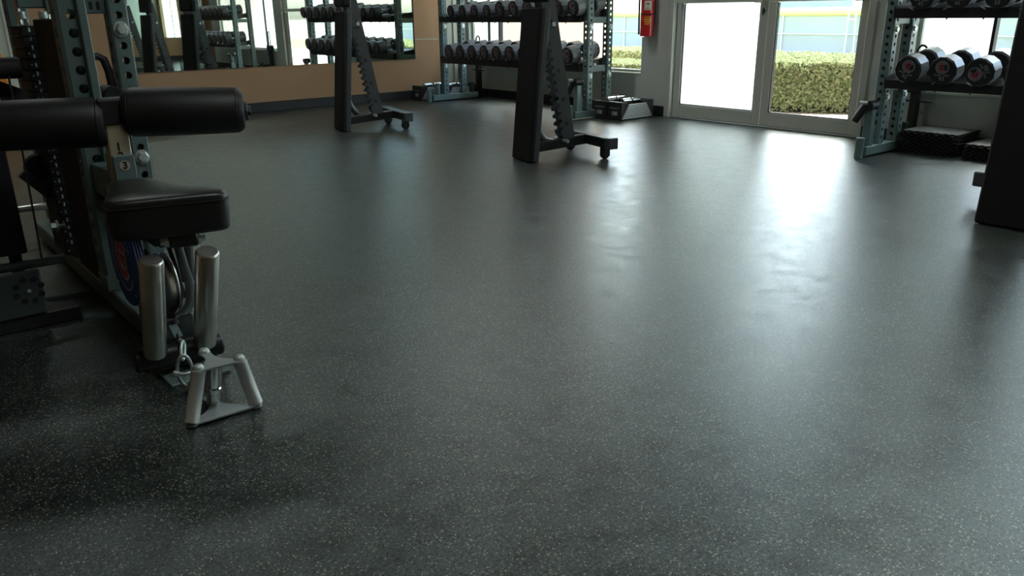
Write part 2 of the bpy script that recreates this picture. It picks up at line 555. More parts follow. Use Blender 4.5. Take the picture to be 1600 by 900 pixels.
def text_mesh(body, size, depth=0.0006, matname='white_print', align='CENTER', spacing=1.0, shear=0.0, fat=0.0):
    key = (body, size, depth, matname, spacing, shear, fat)
    if key in _text:
        return _text[key]
    cu = bpy.data.curves.new('print', 'FONT')
    cu.body = body; cu.size = size; cu.extrude = depth / 2; cu.resolution_u = 3
    cu.align_x = align; cu.align_y = 'CENTER'; cu.space_character = spacing; cu.shear = shear; cu.offset = fat
    o = bpy.data.objects.new('print', cu); COL.objects.link(o)
    bpy.context.view_layer.update()
    dg = bpy.context.evaluated_depsgraph_get()
    me = bpy.data.meshes.new_from_object(o.evaluated_get(dg))
    me.materials.clear(); me.materials.append(M[matname])
    bpy.data.objects.remove(o); bpy.data.curves.remove(cu)
    _text[key] = me
    return me


def ring_poly(mb, mx, r0, r1, z0, z1, n=40, a0=0.0, a1=2 * PI, mi=None):
    """flat ring or arc between radii"""
    full = abs(a1 - a0 - 2 * PI) < 1e-6
    k = n if full else n + 1
    vs = []
    for i in range(k):
        a = a0 + (a1 - a0) * i / n
        for r, z in ((r0, z0), (r1, z0), (r1, z1), (r0, z1)):
            vs.append(mx @ Vector((r * math.cos(a), r * math.sin(a), z)))
    fs = []
    for i in range(n):
        j = (i + 1) % k
        for q in range(4):
            p = (q + 1) % 4
            fs.append((i * 4 + q, i * 4 + p, j * 4 + p, j * 4 + q))
    if not full:
        fs.append((0, 3, 2, 1)); e = (k - 1) * 4; fs.append((e, e + 1, e + 2, e + 3))
    mb.add(vs, fs, mi)
    return mb


# ------------------------------------------------------------------ setting
XW, YW = 6.41, 8.62          # glazed wall, mirror wall
XJ, YJ, YR = 7.60, -0.25, -3.92
mb = MB().box(-3.2, XW + .02, YR, YW, -0.1, 0.0).box(XW + .02, XJ, YR, YJ, -0.1, 0.0)
struct('floor', mb, 'floor')
mb = MB().box(-3.3, XW + .2, YR - .1, YW + .2, 3.0, 3.12).box(XW + .2, XJ + .2, YR - .1, YJ + .1, 3.0, 3.12)
struct('ceiling', mb, 'ceiling')
mb = MB(); mb.box(-3.3, 6.12, YW, YW + .16, 0, 3.0, mi=0); mb.box(6.12, XW + .16, YW, YW + .16, 0, 3.0, mi=1)
struct('wall_left', mb, ['tan_wall', 'white_wall'])
W1 = (5.583, 8.50, 0.408, 2.25)      # window_1 in the glazed wall: y0 y1 z0 z1
D0 = (3.175, 5.245, 2.20)            # door opening
W2 = (0.20, 2.86, 0.408, 2.25)       # window_2
mb = MB()
T = 0.15
mb.box(XW, XW + T, W1[1], YW, 0, 3.0)
mb.box(XW, XW + T, W1[0], W1[1], 0, W1[2]).box(XW, XW + T, W1[0], W1[1], W1[3], 3.0)
mb.box(XW, XW + T, D0[1], W1[0], 0, 3.0)
mb.box(XW, XW + T, D0[0], D0[1], D0[2], 3.0)
mb.box(XW, XW + T, W2[1], D0[0], 0, 3.0)
mb.box(XW, XW + T, W2[0], W2[1], 0, W2[2]).box(XW, XW + T, W2[0], W2[1], W2[3], 3.0)
mb.box(XW, XW + T, YJ, W2[0], 0, 3.0)
mb.box(XW + T, XJ + T, YJ, YJ + .15, 0, 3.0)
struct('wall_back', mb, 'white_wall')
mb = MB().box(XJ, XJ + T, YR, -1.9, 0, 3.0).box(XJ, XJ + T, -.5, YJ, 0, 3.0).box(XJ, XJ + T, -1.9, -.5, 0, .408).box(XJ, XJ + T, -1.9, -.5, 2.25, 3.0)
struct('wall_alcove', mb, 'tan_wall')
struct('wall_right', MB().box(-3.3, XJ + T, YR - .15, YR, 0, 3.0), 'tan_wall')
struct('wall_front', MB().box(-3.3, -3.15, YR, YW, 0, 3.0), 'tan_wall')
struct('baseboard_left', MB().box(-3.15, XW, YW - .014, YW, 0, 0.105, 0.003), 'base')
mb = MB().box(XW - .014, XW, 5.245, YW - .014, 0, 0.10, 0.003).box(XW - .014, XW, YJ, 3.175, 0, 0.10, 0.003)
struct('baseboard_back', mb, 'base')
struct('baseboard_right', MB().box(-3.15, XJ, YR, YR + .014, 0, 0.105, 0.003), 'base')
struct('trim_1', MB().box(5.655, 6.0, YW - .012, YW, 0.703, 0.715, 0.003), 'door_paint')      # thin white rail beside the mirror
struct('trim_2', MB().box(6.24, 6.285, YW - .02, YW, 0.11, 3.0, 0.004), 'pale_door')          # white corner strip


def window(name, y0, y1, z0, z1, mull, panes, xw=XW):
    """aluminium window in the glazed wall; panes = material per light"""
    t = link(name, None); t.location = (xw, (y0 + y1) / 2, z0); t['kind'] = 'structure'
    ox, oy, oz = t.location
    fr = MB()
    fx0, fx1 = 0.05, 0.11; b = 0.03
    H = z1 - z0; a = y0 - oy; e = y1 - oy
    fr.box(fx0, fx1, a, e, 0, b, .003).box(fx0, fx1, a, e, H - b, H, .003)
    fr.box(fx0, fx1, a, a + b, b, H - b, .003).box(fx0, fx1, e - b, e, b, H - b, .003)
    fr.build('window_frame', 'pale_door', t)
    MB().box(-0.012, 0.05, a - .004, e + .004, -0.02, 0.004, .003).build('window_sill', 'pale_door', t)
    ys = [a + b] + [m - oy for m in mull] + [e - b]
    for m in mull:
        MB().box(fx0, fx1, m - oy - .012, m - oy + .012, b, H - b, .003).build('mullion', 'base', t)
    for i, pm in enumerate(panes):
        p0 = ys[i] + (.012 if i else 0); p1 = ys[i + 1] - (.012 if i < len(mull) else 0)
        MB().box(.075, .083, p0, p1, b, H - b).build('pane', pm, t)
    return t


window('window_1', *W1[:2], *W1[2:], [7.95, 8.16], ['glass', 'film', 'film'])
window('window_2', *W2[:2], *W2[2:], [2.33], ['glass', 'film'])
window('added_fill_window', -1.9, -.5, .408, 2.25, [-1.2], ['film', 'film'], XJ)  # added out of view to brighten the opposite wall and room


def door(name, y0, y1, pane, hinge_left, lock_y):
    t = link(name, None); t.location = (XW, (y0 + y1) / 2, 0); t['kind'] = 'structure'
    oy = (y0 + y1) / 2; a, e = y0 - oy, y1 - oy
    sl, sr, bt, tp = 0.078, 0.078, 0.128, 0.12
    X0, X1 = 0.03, 0.075; H = 2.13
    mb = MB()
    mb.box(X0, X1, a, a + sl, .012, H, .003).box(X0, X1, e - sr, e, .012, H, .003)
    mb.box(X0, X1, a + sl, e - sr, .012, bt, .003).box(X0, X1, a + sl, e - sr, H - tp, H, .003)
    mb.build('door_frame', 'door_paint', t)
    g = 0.008
    gk = MB()
    for q in ((a + sl, a + sl + g, bt, H - tp), (e - sr - g, e - sr, bt, H - tp), (a + sl + g, e - sr - g, bt, bt + g), (a + sl + g, e - sr - g, H - tp - g, H - tp)):
        gk.box(X0 + .008, X1 - .008, q[0], q[1], q[2], q[3])
    gk.build('gasket', 'gasket', t)
    MB().box(.048, .056, a + sl + g, e - sr - g, bt + g, H - tp - g).build('pane', pane, t)
    # push bar across the leaf, seen end on at the meeting stiles
    pb = MB().box(-.055, -.015, a + .04, e - .04, 1.075, 1.125, .006)
    pb.box(-.02, .03, a + .06, a + .12, 1.07, 1.13, .004).box(-.02, .03, e - .12, e - .06, 1.07, 1.13, .004)
    pb.build('push_bar', 'pale_door', t)
    if lock_y is not None:
        lk = MB().cyl((.022, lock_y - oy, 1.0), (.032, lock_y - oy, 1.0), .017, 16, c=.003)
        lk.box(.012, .024, lock_y - oy - .005, lock_y - oy + .005, .965, 1.03, .002)
        lk.build('lock', 'paint_dark', t)
    return t


door('door_1', 4.173, 5.175, 'film', True, 4.215)
door('door_2', 3.243, 4.165, 'glass', False, None)
mb = MB()
mb.box(XW - .02, XW + .12, 5.178, 5.245, 0, D0[2], .005).box(XW - .02, XW + .12, 3.175, 3.24, 0, D0[2], .005)
mb.box(XW - .02, XW + .12, 3.24, 5.178, 2.135, D0[2], .005)
struct('trim_3', mb, 'door_paint')                                     # door casing
struct('trim_4', MB().box(XW - .01, XW + .12, 3.24, 5.178, 0.0, 0.010, .003), 'alu_plate')   # threshold
# pale panelled door on the mirror wall, far left
t = link('door_3', None); t.location = (0.98, YW - .001, 0); t['kind'] = 'structure'
mb = MB().box(-.5, .46, -.03, 0, 0.02, 2.2, .004); mb.build('door_leaf', 'pale_door', t)
for k, x in enumerate((-.32, -.05, .20, .31)):
    MB().box(x, x + .018, -.04, -.03, .02, 2.2, .003).build('groove_strip', 'white_wall', t)

# mirror sheets
t = thing('wall_mirror', (2.27, YW - .001, 0.482), 'large frameless mirror mounted on the tan wall', 'mirror')
for a, b in ((0, 1.69), (1.692, 3.382)):
    MB().box(a, b, -.012, -.004, 0, 1.75, .0015).build('mirror_sheet', 'mirror', t)
MB().box(0, 3.382, -.004, 0, .0, 1.75).build('backing', 'black', t)
t = thing('wall_mirror', (3.2, YR + .001, 0.54), 'frameless mirror on the opposite tan wall, seen only as a reflection', 'mirror')
MB().box(0, 3.74, .004, .012, 0, 0.95, .0015).build('mirror_sheet', 'mirror', t)
MB().box(0, 3.74, 0, .004, 0, 0.95).build('backing', 'black', t)

# ceiling lamps (above the frame)
for i, (x, y) in enumerate(((1.2, 5.6), (4.2, 5.6), (1.2, 1.2), (4.2, 1.2))):
    t = thing('ceiling_light', (x, y, 2.94), ('flat white ceiling light above the cable machine', 'flat white ceiling light above the standing benches', 'flat white ceiling light behind the viewpoint', 'flat white ceiling light near the right rack')[i], 'light', 'ceiling lights')
    MB().box(-.62, .62, -.16, .16, 0, .06, .004).build('lamp_frame', 'white_wall', t)
    MB().box(-.59, .59, -.13, .13, -.006, .004).build('diffuser', 'lamp', t)
    ceiling_lamp_light(x, y, 5.0)

# ------------------------------------------------------------------ outside
struct('ground_path', MB().box(XW + .16, 160, -180, 180, -0.30, -0.02), 'concrete')
struct('added_sun_shade', MB().box(XW + .15, 8.4, YJ + .2, YW + .16, 2.70, 2.90, .01), 'white_wall')  # unseen slab added to keep direct sun off the interior
struct('ground_lawn', MB().box(12.4, 17.9, -60, 60, -0.03, -0.008), 'grass')


def hedge(loc, poly, h, label, n=9000, seed=1, leafsize=0.022):
    """clipped hedge: a mass of small leaves on and just under the clipped surface"""
    rnd = random.Random(seed)
    t = thing('clipped_hedge', loc, label, 'hedge')
    core = MB(); cx = sum(p[0] for p in poly) / len(poly); cy = sum(p[1] for p in poly) / len(poly)
    inner = []
    for x, y in poly:
        v = Vector((x - cx, y - cy)); l = v.length
        v = v * ((l - .09) / l); inner.append((cx + v.x, cy + v.y))
    core.prism(inner, .06, h - .09)
    core.build('branches', 'twigs', t)
    per = []; tot = 0
    for i in range(len(poly)):
        a = Vector(poly[i]); b = Vector(poly[(i + 1) % len(poly)]); per.append((a, b, (b - a).length)); tot += (b - a).length
    xs = [p[0] for p in poly]; ys = [p[1] for p in poly]

    def inside(x, y):
        c = False
        for i in range(len(poly)):
            x1, y1 = poly[i]; x2, y2 = poly[(i + 1) % len(poly)]
            if (y1 > y) != (y2 > y) and x < (x2 - x1) * (y - y1) / (y2 - y1) + x1:
                c = not c
        return c
    area_top = (max(xs) - min(xs)) * (max(ys) - min(ys)); side = tot * h
    vs = []; fs = []
    for k in range(n):
        if rnd.random() < side / (side + area_top):
            d = rnd.random() * tot
            for a, b, l in per:
                if d <= l:
                    break
                d -= l
            q = a + (b - a) * (d / l); dirn = (b - a) / l; nrm = Vector((dirn.y, -dirn.x))
            z = rnd.random() ** .85 * h
            depth = rnd.random() ** 2 * .09 + .02 * math.sin(q.x * 9 + z * 14) * math.sin(q.y * 8)
            p = Vector((q.x - nrm.x * depth, q.y - nrm.y * depth, z))
            nn = Vector((nrm.x, nrm.y, .25))
        else:
            for _ in range(30):
                x = rnd.uniform(min(xs), max(xs)); y = rnd.uniform(min(ys), max(ys))
                if inside(x, y):
                    break
            else:
                continue
            p = Vector((x, y, h - rnd.random() ** 2 * .08 + .012 * math.sin(x * 11) * math.sin(y * 9)))
            nn = Vector((0, 0, 1))
        nn = (nn + Vector((rnd.gauss(0, .6), rnd.gauss(0, .6), rnd.gauss(0, .6)))).normalized()
        u = nn.cross(Vector((rnd.gauss(0, 1), rnd.gauss(0, 1), rnd.gauss(0, 1)))).normalized(); w_ = nn.cross(u)
        s = leafsize * rnd.uniform(.6, 1.3); b = len(vs)
        vs += [p - u * s, p + w_ * s * .45 + nn * s * .1, p + u * s, p - w_ * s * .45 + nn * s * .1]
        fs.append((b, b + 1, b + 2, b + 3))
    lf = MB().add(vs, fs).build('leaves', 'leaf', t)
    lf['kind'] = 'stuff'
    return t


hedge((7.95, 4.4, -0.02), [(-.42, .45), (.40, -.75), (.62, -2.2), (1.9, -2.2), (1.6, -.2), (.95, 1.0), (.0, 2.1), (-.3, 1.6)], .52,
      'near clipped green hedge bordering the pink path outside the glass door', 60000, 1, .024)
hedge((8.2, 8.0, -0.02), [(-.35, -1.45), (.5, -1.45), (.5, .35), (-.35, .35)], .40, 'low hedge beneath the window beside the fire extinguisher', 24000, 2, .024)
hedge((10.9, 6.0, -0.02), [(-.5, -8), (.6, -8), (.6, 10), (-.5, 10)], .42, 'far long hedge running along the ballpark fence', 40000, 3, .04)

# ball park fence: windscreen panels, pipes, padded yellow cap
XF = 18.2
t = thing('ballpark_fence', (XF, 8, 0), 'tall fence with blue-grey windscreen, white pipes and yellow cap', 'fence')
for k in range(7):
    MB().box(.03, .05, -20 + k * 5.2, -20 + k * 5.2 + 5.19, 0.0, .90).build('windscreen', 'screen', t)
for k in range(15):
    MB().cyl((0, -19.5 + k * 2.6 - .55, -.02), (0, -19.5 + k * 2.6 - .55, .97), .018, 8).build('fence_post', 'galv', t)
MB().cyl((0, -20, .47), (0, 17, .47), .014, 8).build('fence_rail', 'galv', t)
MB().cyl((0, -20, .012), (0, 17, .012), .012, 8).build('fence_rail', 'galv', t)
MB().box(-.05, .08, -20, 17, .89, 1.04, .04).build('fence_cap', 'yellow', t)
t = thing('pipe_ladder', (XF - .1, 9.52, 0), 'white pipe ladder frame leaning on the ballpark fence', 'ladder')
MB().cyl((0, -.11, -.02), (0, -.07, .95), .016, 8).build('rail', 'galv', t)
MB().cyl((0, .11, -.02), (0, .10, .95), .016, 8).build('rail', 'galv', t)
MB().cyl((0, -.08, .80), (0, .10, .80), .014, 8).build('rung', 'galv', t)
# bleachers behind
t = thing('bleachers', (23, 8, 0), 'blue-grey bleacher stand rising beyond the ballpark fence', 'bleachers')
for k in range(7):
    MB().box(k * .8, k * .8 + .35, -16, 16, .6 + k * .42, .68 + k * .42).build('bench_row', ['galv', 'bleacher'][k % 2], t)
for k in range(12):
    MB().box(-.1, .05, -15 + k * 2.7, -14.8 + k * 2.7, -.02, 2.6).build('post', 'bleacher', t)
MB().box(5.4, 5.6, -16, 16, -.02, 4.6).build('back_screen', 'bleacher', t)

# stucco columns of the portico
t = thing('stucco_wing', (9.2, 10.4, -.02), 'tan stucco building wing outside the window behind the far dumbbell rack', 'building')
MB().box(0, .5, -1.25, 1.55, 0, 3.6, .01).build('shaft', 'ext_tan', t)
MB().box(-.04, .54, -1.29, 1.59, 0, .18, .01).build('plinth', 'ext_tan', t)
MB().box(-.05, .55, -1.30, 1.60, 3.6, 3.75, .01).build('coping', 'ext_tan', t)

# ------------------------------------------------------------------ dumbbells
_head_cache = {}


def head_mesh(r, L):
    k = (round(r, 4), round(L, 4))
    if k in _head_cache:
        return _head_cache[k]
    mb = MB()
    n = 12; tw = PI / 12
    c = .012
    # rings along x: domed face, bevel, side, bevel, back
    rings = [(0.0, r * .90), (.0035, r * .935), (.011, r), (L - .012, r), (L, r - .012)]
    vs = []
    for x, rr in rings:
        for i in range(n):
            a = 2 * PI * i / n + tw
            vs.append((x, rr * math.cos(a), rr * math.sin(a)))
    fs = []; ms = []
    for j in range(len(rings) - 1):
        for i in range(n):
            fs.append((j * n + i, j * n + (i + 1) % n, (j + 1) * n + (i + 1) % n, (j + 1) * n + i)[::-1])
            ms.append(0 if j < 2 else 1)
    fs.append(tuple(range(n))); ms.append(0)
    fs.append(tuple((len(rings) - 1) * n + i for i in range(n))[::-1]); ms.append(0)
    b = MB(); b.v = vs; b.f = fs; b.m = ms
    o = b.build('head', ['urethane', 'urethane_sheen'])
    me = o.data; bpy.data.objects.remove(o)
    _head_cache[k] = me
    return me


_badge = {}


def badge_mesh(r):
    k = round(r, 4)
    if k in _badge:
        return _badge[k]
    mx = Matrix(((0, 0, -1, 0), (-1, 0, 0, 0), (0, 1, 0, 0), (0, 0, 0, 1)))  # local x -> -y, y -> z, z -> -x
    mb = MB()
    ring_poly(mb, mx, r * .41, r * .455, 0, .0008, 32, mi=0)
    ring_poly(mb, mx, r * .17, r * .34, 0, .0008, 24, a0=.75, a1=2 * PI - .75, mi=1)
    ring_poly(mb, mx, r * .34, r * .36, 0, .0008, 24, a0=.70, a1=2 * PI - .70, mi=0)
    mb.box(-.0008, 0, -r * .10, r * .06, -r * .07, r * .07, mi=1)
    o = mb.build('logo', ['teal_print', 'red_dull']); me = o.data; bpy.data.objects.remove(o)
    _badge[k] = me
    return me


TX = Matrix(((0, 0, -1, 0), (-1, 0, 0, 0), (0, 1, 0, 0), (0, 0, 0, 1)))
SH = {}


def dumbbell(x, y, z, r, num, label, group, spin=0.0):
    """handle along x, front face at local x=0; tilted up towards the wall"""
    t = thing('dumbbell', (x, y, z), label, 'dumbbell', group)
    t.rotation_euler = (0, math.radians(-7.5), 0)
    L = .135
    h1 = link('head', head_mesh(r, L), t); h1.rotation_euler = (spin, 0, 0)
    h2 = link('head', head_mesh(r, L), t); h2.location = (.395, 0, 0); h2.rotation_euler = (0, 0, PI)
    if 'handle' not in SH:
        mb = MB().lathe((L - .002, 0, 0), (1, 0, 0), [(0, .024), (.006, .024), (.010, .0155), (.04, .0165), (.064, .0175), (.088, .0165), (.118, .0155), (.122, .024), (.130, .024)], 16)
        o = mb.build('handle', 'chrome', smooth=40); SH['handle'] = o.data; bpy.data.objects.remove(o)
    link('handle', SH['handle'], t)
    lg = link('logo', badge_mesh(r), h1); lg.location = (-.0004, 0, r * .26)
    tx = link('weight_number', text_mesh(num, r * .38, matname='grey_print', spacing=1.1, shear=0.15), h1)
    tx.matrix_local = Matrix.Translation((-.0006, 0, -r * .56)) @ TX
    t2 = link('lettering', text_mesh('IRON   GRIP', r * .17, matname='grey_print', spacing=1.15), h1)
    t2.matrix_local = Matrix.Translation((-.0006, 0, -r * .30)) @ TX
    return t


ordn = ['leftmost', 'second', 'third', 'fourth', 'fifth', 'sixth', 'seventh', 'eighth', 'ninth', 'tenth', 'eleventh']


def row(y0, step, count, zt, r_of, nums, rackname, tier, grp, spins=None):
    for k in range(count):
        y = y0 - step * k
        r = r_of(k)
        pos = ordn[k] if k == 0 else ordn[k] + ' from left'
        dumbbell(5.578, y, zt - .0095 + .966 * r, r, nums[k],
                 'black twelve-sided dumbbell marked %s, %s on the %s tier of the %s rack' % (nums[k], pos, tier, rackname), grp,
                 spins.get(k, random.uniform(-.12, .12)) if spins else random.uniform(-.15, .15))


A_low = ['55', '55', '60', '60', '65', '65', '70', '70', '75', '75']
A_up = ['20', '20', '25', '25', '30', '30', '35', '35', '40', '40']
B_low = ['95', '95', '100', '100', '105', '105', '110', '110', '115']
B_up = ['45', '45', '50', '50', '80', '80', '85', '85', '90']
row(7.80, .2200, 10, .452 + .076, lambda k: .078 + .0011 * k, A_low, 'far', 'lower', 'dumbbells on the lower tier of the far rack')
row(7.74, .2215, 10, .914 + .066, lambda k: (.066 if k < 4 else .080), A_up, 'far', 'middle', 'dumbbells on the middle tier of the far rack')
row(2.505, .225, 9, .478 + .060, lambda k: .091, B_low, 'right', 'lower', 'dumbbells on the lower tier of the right rack', {0: .35, 1: 0.0, 2: -2.0})
row(2.485, .229, 9, .943 + .066, lambda k: .084, B_up, 'right', 'middle', 'dumbbells on the middle tier of the right rack')


# ------------------------------------------------------------------ dumbbell racks
def rack(name, ylo, yhi, label, tiers):
    """perforated four-post rack; ylo/yhi outer faces of the end uprights"""
    t = thing('dumbbell_rack', (5.70, (ylo + yhi) / 2, 0), label, 'rack')
    h = (yhi - ylo) / 2; w_ = .075
    for s in (-1, 1):
        ya = -h if s < 0 else h - w_
        for xa in (0.0, .27):
            mb = MB(); perforated(mb, xa, xa + w_, ya, ya + w_, .083, 1.85, .0535, .0125, off=.02)
            mb.build('upright', 'paint', t)
        MB().box(-.16, .52, ya, ya + w_, .012, .082, .006).build('foot', 'paint', t)
        MB().box(.0, .345, ya + .01, ya + w_ - .01, 1.85, 1.90, .004).build('top_brace', 'paint', t)
        # side plates under each tray
        for zt in (.44, .895, 1.35):
            MB().box(w_, .27, ya + .02, ya + .055, zt + .01, zt + .07, .003).build('side_plate', 'paint', t)
        for xa in (.036, .306):
            for zt in (.415, .87):
                yb = ya - .004 if s < 0 else ya - .004
                mb = MB().cyl((xa, ya - .014, zt), (xa, ya, zt), .021, 6, c=.003).cyl((xa, ya - .003, zt), (xa, ya + .001, zt), .027, 16)
                mb.build('bolt', 'zinc', t, smooth=30)
    # storage pegs standing at the front of the feet
    for s in (-1, 1):
        ya = -h if s < 0 else h - w_
        MB().cyl((-.20, ya + .035, .0), (-.20, ya + .035, .145), .029, 20, c=.003).build('storage_peg', 'paint', t, smooth=40)
        MB().cyl((-.075, ya + .035, .082), (-.075, ya + .035, .215), .031, 20, c=.003).build('storage_peg', 'paint', t, smooth=40)
        MB().cyl((.44, ya + .035, .082), (.44, ya + .035, .20), .033, 20, c=.003).build('storage_peg', 'paint_dark', t, smooth=40)
    # trays
    for zt, pl in tiers:
        a, b = -h + w_ + .002, h - w_ - .002
        mx = Matrix.Translation((-.035, 0, zt)) @ Matrix.Rotation(math.radians(-7.5), 4, 'Y')
        mb = MB()
        mb.box(0, .008, a, b, 0, pl, .002, mx=mx)              # front lip
        mb.box(.008, .37, a, b, pl - .008, pl - .004, 0, mx=mx)
        mb.box(.37, .38, a, b, 0, pl, .002, mx=mx)
        mb.box(0, .37, a, a + .006, .0, .08, 0, mx=mx).box(0, .37, b - .006, b, .0, .08, 0, mx=mx)
        tr = mb.build('tray', 'black_steel', t)
        if zt > 1.2: continue
        n = int((b - a) / .225)
        for k in range(n + 1):
            y = b - .115 - k * .2235
            if y < a + .02: break
            MB().box(-.004, .0, y - .020, y + .020, pl - .006, pl, .001, mx=mx @ Matrix.Translation((0, y, pl)) @ Matrix.Rotation(-.5 if k % 2 else .5, 4, 'X') @ Matrix.Translation((0, -y, -pl))).build('saddle_tab', 'zinc', tr)
            MB().box(.02, .03, y - .004, y + .004, -.012, .002, 0, mx=mx).build('tab_foot', 'black_steel', tr)
    MB().box(-.06 + .17, -.06 + .20, -h + w_ * .3, -h + w_ * .3 + .004, .50, .53).build('sticker', 'sticker', t)
    return t


rack('dumbbell_rack', 5.645, 8.155, 'far green-grey perforated dumbbell rack in the corner between tan wall and window', ((.452, .076), (.914, .066), (1.37, .06)))
rack('dumbbell_rack', 0.25, 2.765, 'right green-grey perforated dumbbell rack beside the glass doors', ((.478, .060), (.943, .066), (1.40, .06)))


def band_stand(loc, label):
    t = thing('accessory_stand', loc, label, 'stand')
    MB().cyl((0, 0, 0), (0, 0, .012), .07, 20, c=.003).build('base', 'black_steel', t, smooth=40)
    MB().box(-.03, .03, -.03, .03, .012, .40, .004).build('post', 'black_steel', t)
    MB().box(-.05, .05, -.055, .055, .40, .50, .008).build('bracket', 'black_steel', t)
    MB().box(-.02, .02, -.14, .10, .33, .345, .003).build('crossbar', 'black_steel', t)
    pts = [(0, -.035, .50), (0, -.035, .70)] + [(0, .035 * -math.cos(a), .70 + .045 * math.sin(a)) for a in [PI * i / 8 for i in range(1, 8)]] + [(0, .035, .70), (0, .035, .50)]
    MB().tube(pts, .009, 8).build('loop', 'black_steel', t, smooth=60)
    return t


band_stand((6.30, 8.17, 0), 'slim black stand with a wire loop behind the far dumbbell rack')
band_stand((6.33, 2.75, 0), 'slim black stand with a wire loop behind the right dumbbell rack')


def landmine(loc, label, rz=0):
    t = thing('landmine_post', loc, label, 'barbell holder', rz=rz)
    MB().box(-.028, .028, -.028, .028, 0, .25, .004).build('post', 'paint', t)
    MB().cyl((-.05, 0, .28), (.05, 0, .28), .036, 16, c=.004).build('swivel', 'black', t, smooth=40)
    MB().cyl((.055, .02, .30), (.055, -.02, .285), .014, 12).build('collar_bolt', 'zinc', t, smooth=40)
    MB().cyl((-.03, .03, .275), (-.05, .085, .165), .026, 16, c=.004).build('sleeve', 'black_steel', t, smooth=40)
    MB().cyl((-.055, 0, .30), (-.07, .05, .30), .013, 12).build('collar_bolt', 'zinc', t, smooth=40)
    return t


landmine((5.60, 2.727, .082), 'grey post with black swivel sleeve on the foot of the right rack')
landmine((5.60, 5.683, .082), 'grey post with black swivel sleeve on the foot of the far rack')


# ------------------------------------------------------------------ selectorised block dumbbells
def block(loc, label, grp, rz=0.0, L=.47, W=.19, H=.175, n=9, detail=True):
    t = thing('block_dumbbell', loc, label, 'dumbbell', grp, rz)
    # two nested stacks of end plates (front stack carries the number), side rails between
    for s in (0, 1):
        for k in range(6):
            x = k * .019 if s == 0 else L - k * .019 - .015
            top = H - .002 * k
            MB().box(x, x + .015, -W / 2 + .004 * k, W / 2 - .004 * k, .004, top, .003).build('end_plate', 'black_steel', t)
    for side in (-1, 1):
        for k in range(n):
            z = .014 + k * (H - .03) / n
            ins = .016 + .0115 * k
            y = side * (W / 2 - .003)
            MB().box(ins, L - ins, y - .004, y + .004, z, z + .0085, .001).build('side_rail', 'alu', t)
        MB().box(.11, L - .11, side * (W / 2 - .02) - .004, side * (W / 2 - .02) + .004, .01, H - .03).build('core_side', 'black', t)
    MB().cyl((.12, 0, H * .55), (L - .12, 0, H * .55), .016, 14).build('handle', 'chrome', t, smooth=40)
    for a, b in ((.11, .225), (.245, .36)):
        MB().cyl((a, 0, H + .002), (b, 0, H + .002), .024, 16, c=.004).build('wrist_pad', 'chrome', t, smooth=40)
    tx = link('weight_number', text_mesh('100', .052, matname='white_print'), t)
    tx.matrix_local = Matrix.Translation((-.0006, 0, H * .36)) @ TX
    tx = link('lettering', text_mesh('POWERBLOCK', .018, matname='grey_print', spacing=1.05), t)
    tx.matrix_local = Matrix.Translation((-.0006, 0, H * .66)) @ TX
    return t


block((5.83, 5.395, 0), 'nested block dumbbell marked 100 with silver rails, nearer the glass doors', 'block dumbbells right of the far rack')
block((5.83, 5.60, 0), 'nested block dumbbell marked 100 tucked against the foot of the far rack', 'block dumbbells right of the far rack')
block((5.52, 8.42, 0), 'block dumbbell marked 100 on the floor against the tan wall left of the far rack', 'block dumbbells left of the far rack')
block((5.74, 8.215, 0), 'block dumbbell half hidden behind the left foot of the far rack', 'block dumbbells left of the far rack')


# ------------------------------------------------------------------ interlocking floor tiles stacked under the right rack
def tile_mesh(w_, d, th, teeth=8):
    k = ('tile', w_, d, th)
    if k in SH: return SH[k]
    mb = MB(); tl = w_ / (2 * teeth); td = .024
    pts = []
    # front edge (x=0) teeth outward to -x, back edge teeth at x=d
    y = -w_ / 2
    for i in range(teeth):
        pts += [(-td, y), (-td, y + tl), (0, y + tl), (0, y + 2 * tl)] if True else []
        y += 2 * tl
    y = w_ / 2
    b = []
    for i in range(teeth):
        b += [(d, y), (d, y - tl), (d + td, y - tl), (d + td, y - 2 * tl)]
        y -= 2 * tl
    poly = (pts + b)
    clean = []
    for q in poly:
        if not clean or (abs(q[0] - clean[-1][0]) + abs(q[1] - clean[-1][1])) > 1e-6:
            clean.append(q)
    clean = clean[::-1]
    mb.prism(clean, 0, th, mi=1)
    mb.box(.001, d - .001, -w_ / 2 + .004, w_ / 2 - .004, th - .001, th + .0012, mi=0)
    o = mb.build('tile', ['base', 'black']); SH[k] = o.data; bpy.data.objects.remove(o)
    return SH[k]


M['tile_top'] = mat('grey_foam', (0.13, 0.135, 0.13), 0.55, 0, 0.1, 20)
for (cy, cnt, w_, lab) in ((2.475, 12, .40, 'tall stack'), (2.02, 8, .40, 'shorter stack')):
    for k in range(cnt):
        hs = .0132
        nm = 'bottom' if k == 0 else ('topmost' if k == cnt - 1 else ordn[k] if k < 11 else 'eleventh') + ('' if k in (0, cnt - 1) else ' from the floor')
        o = link('foam_tile', tile_mesh(w_, .36, .012), None)
        o.location = (6.015 + random.uniform(-.003, .003), cy + random.uniform(-.003, .003), k * hs)
        if (cnt - 1 - k) % 2:
            o.rotation_euler = (0, 0, PI); o.location.x += .36
        tag(o, 'black interlocking foam tile, %s in the %s under the right rack' % (nm, lab), 'floor tile', 'foam tiles in the %s' % lab)
tile_mesh(.40, .36, .012).materials[0] = M['tile_top']


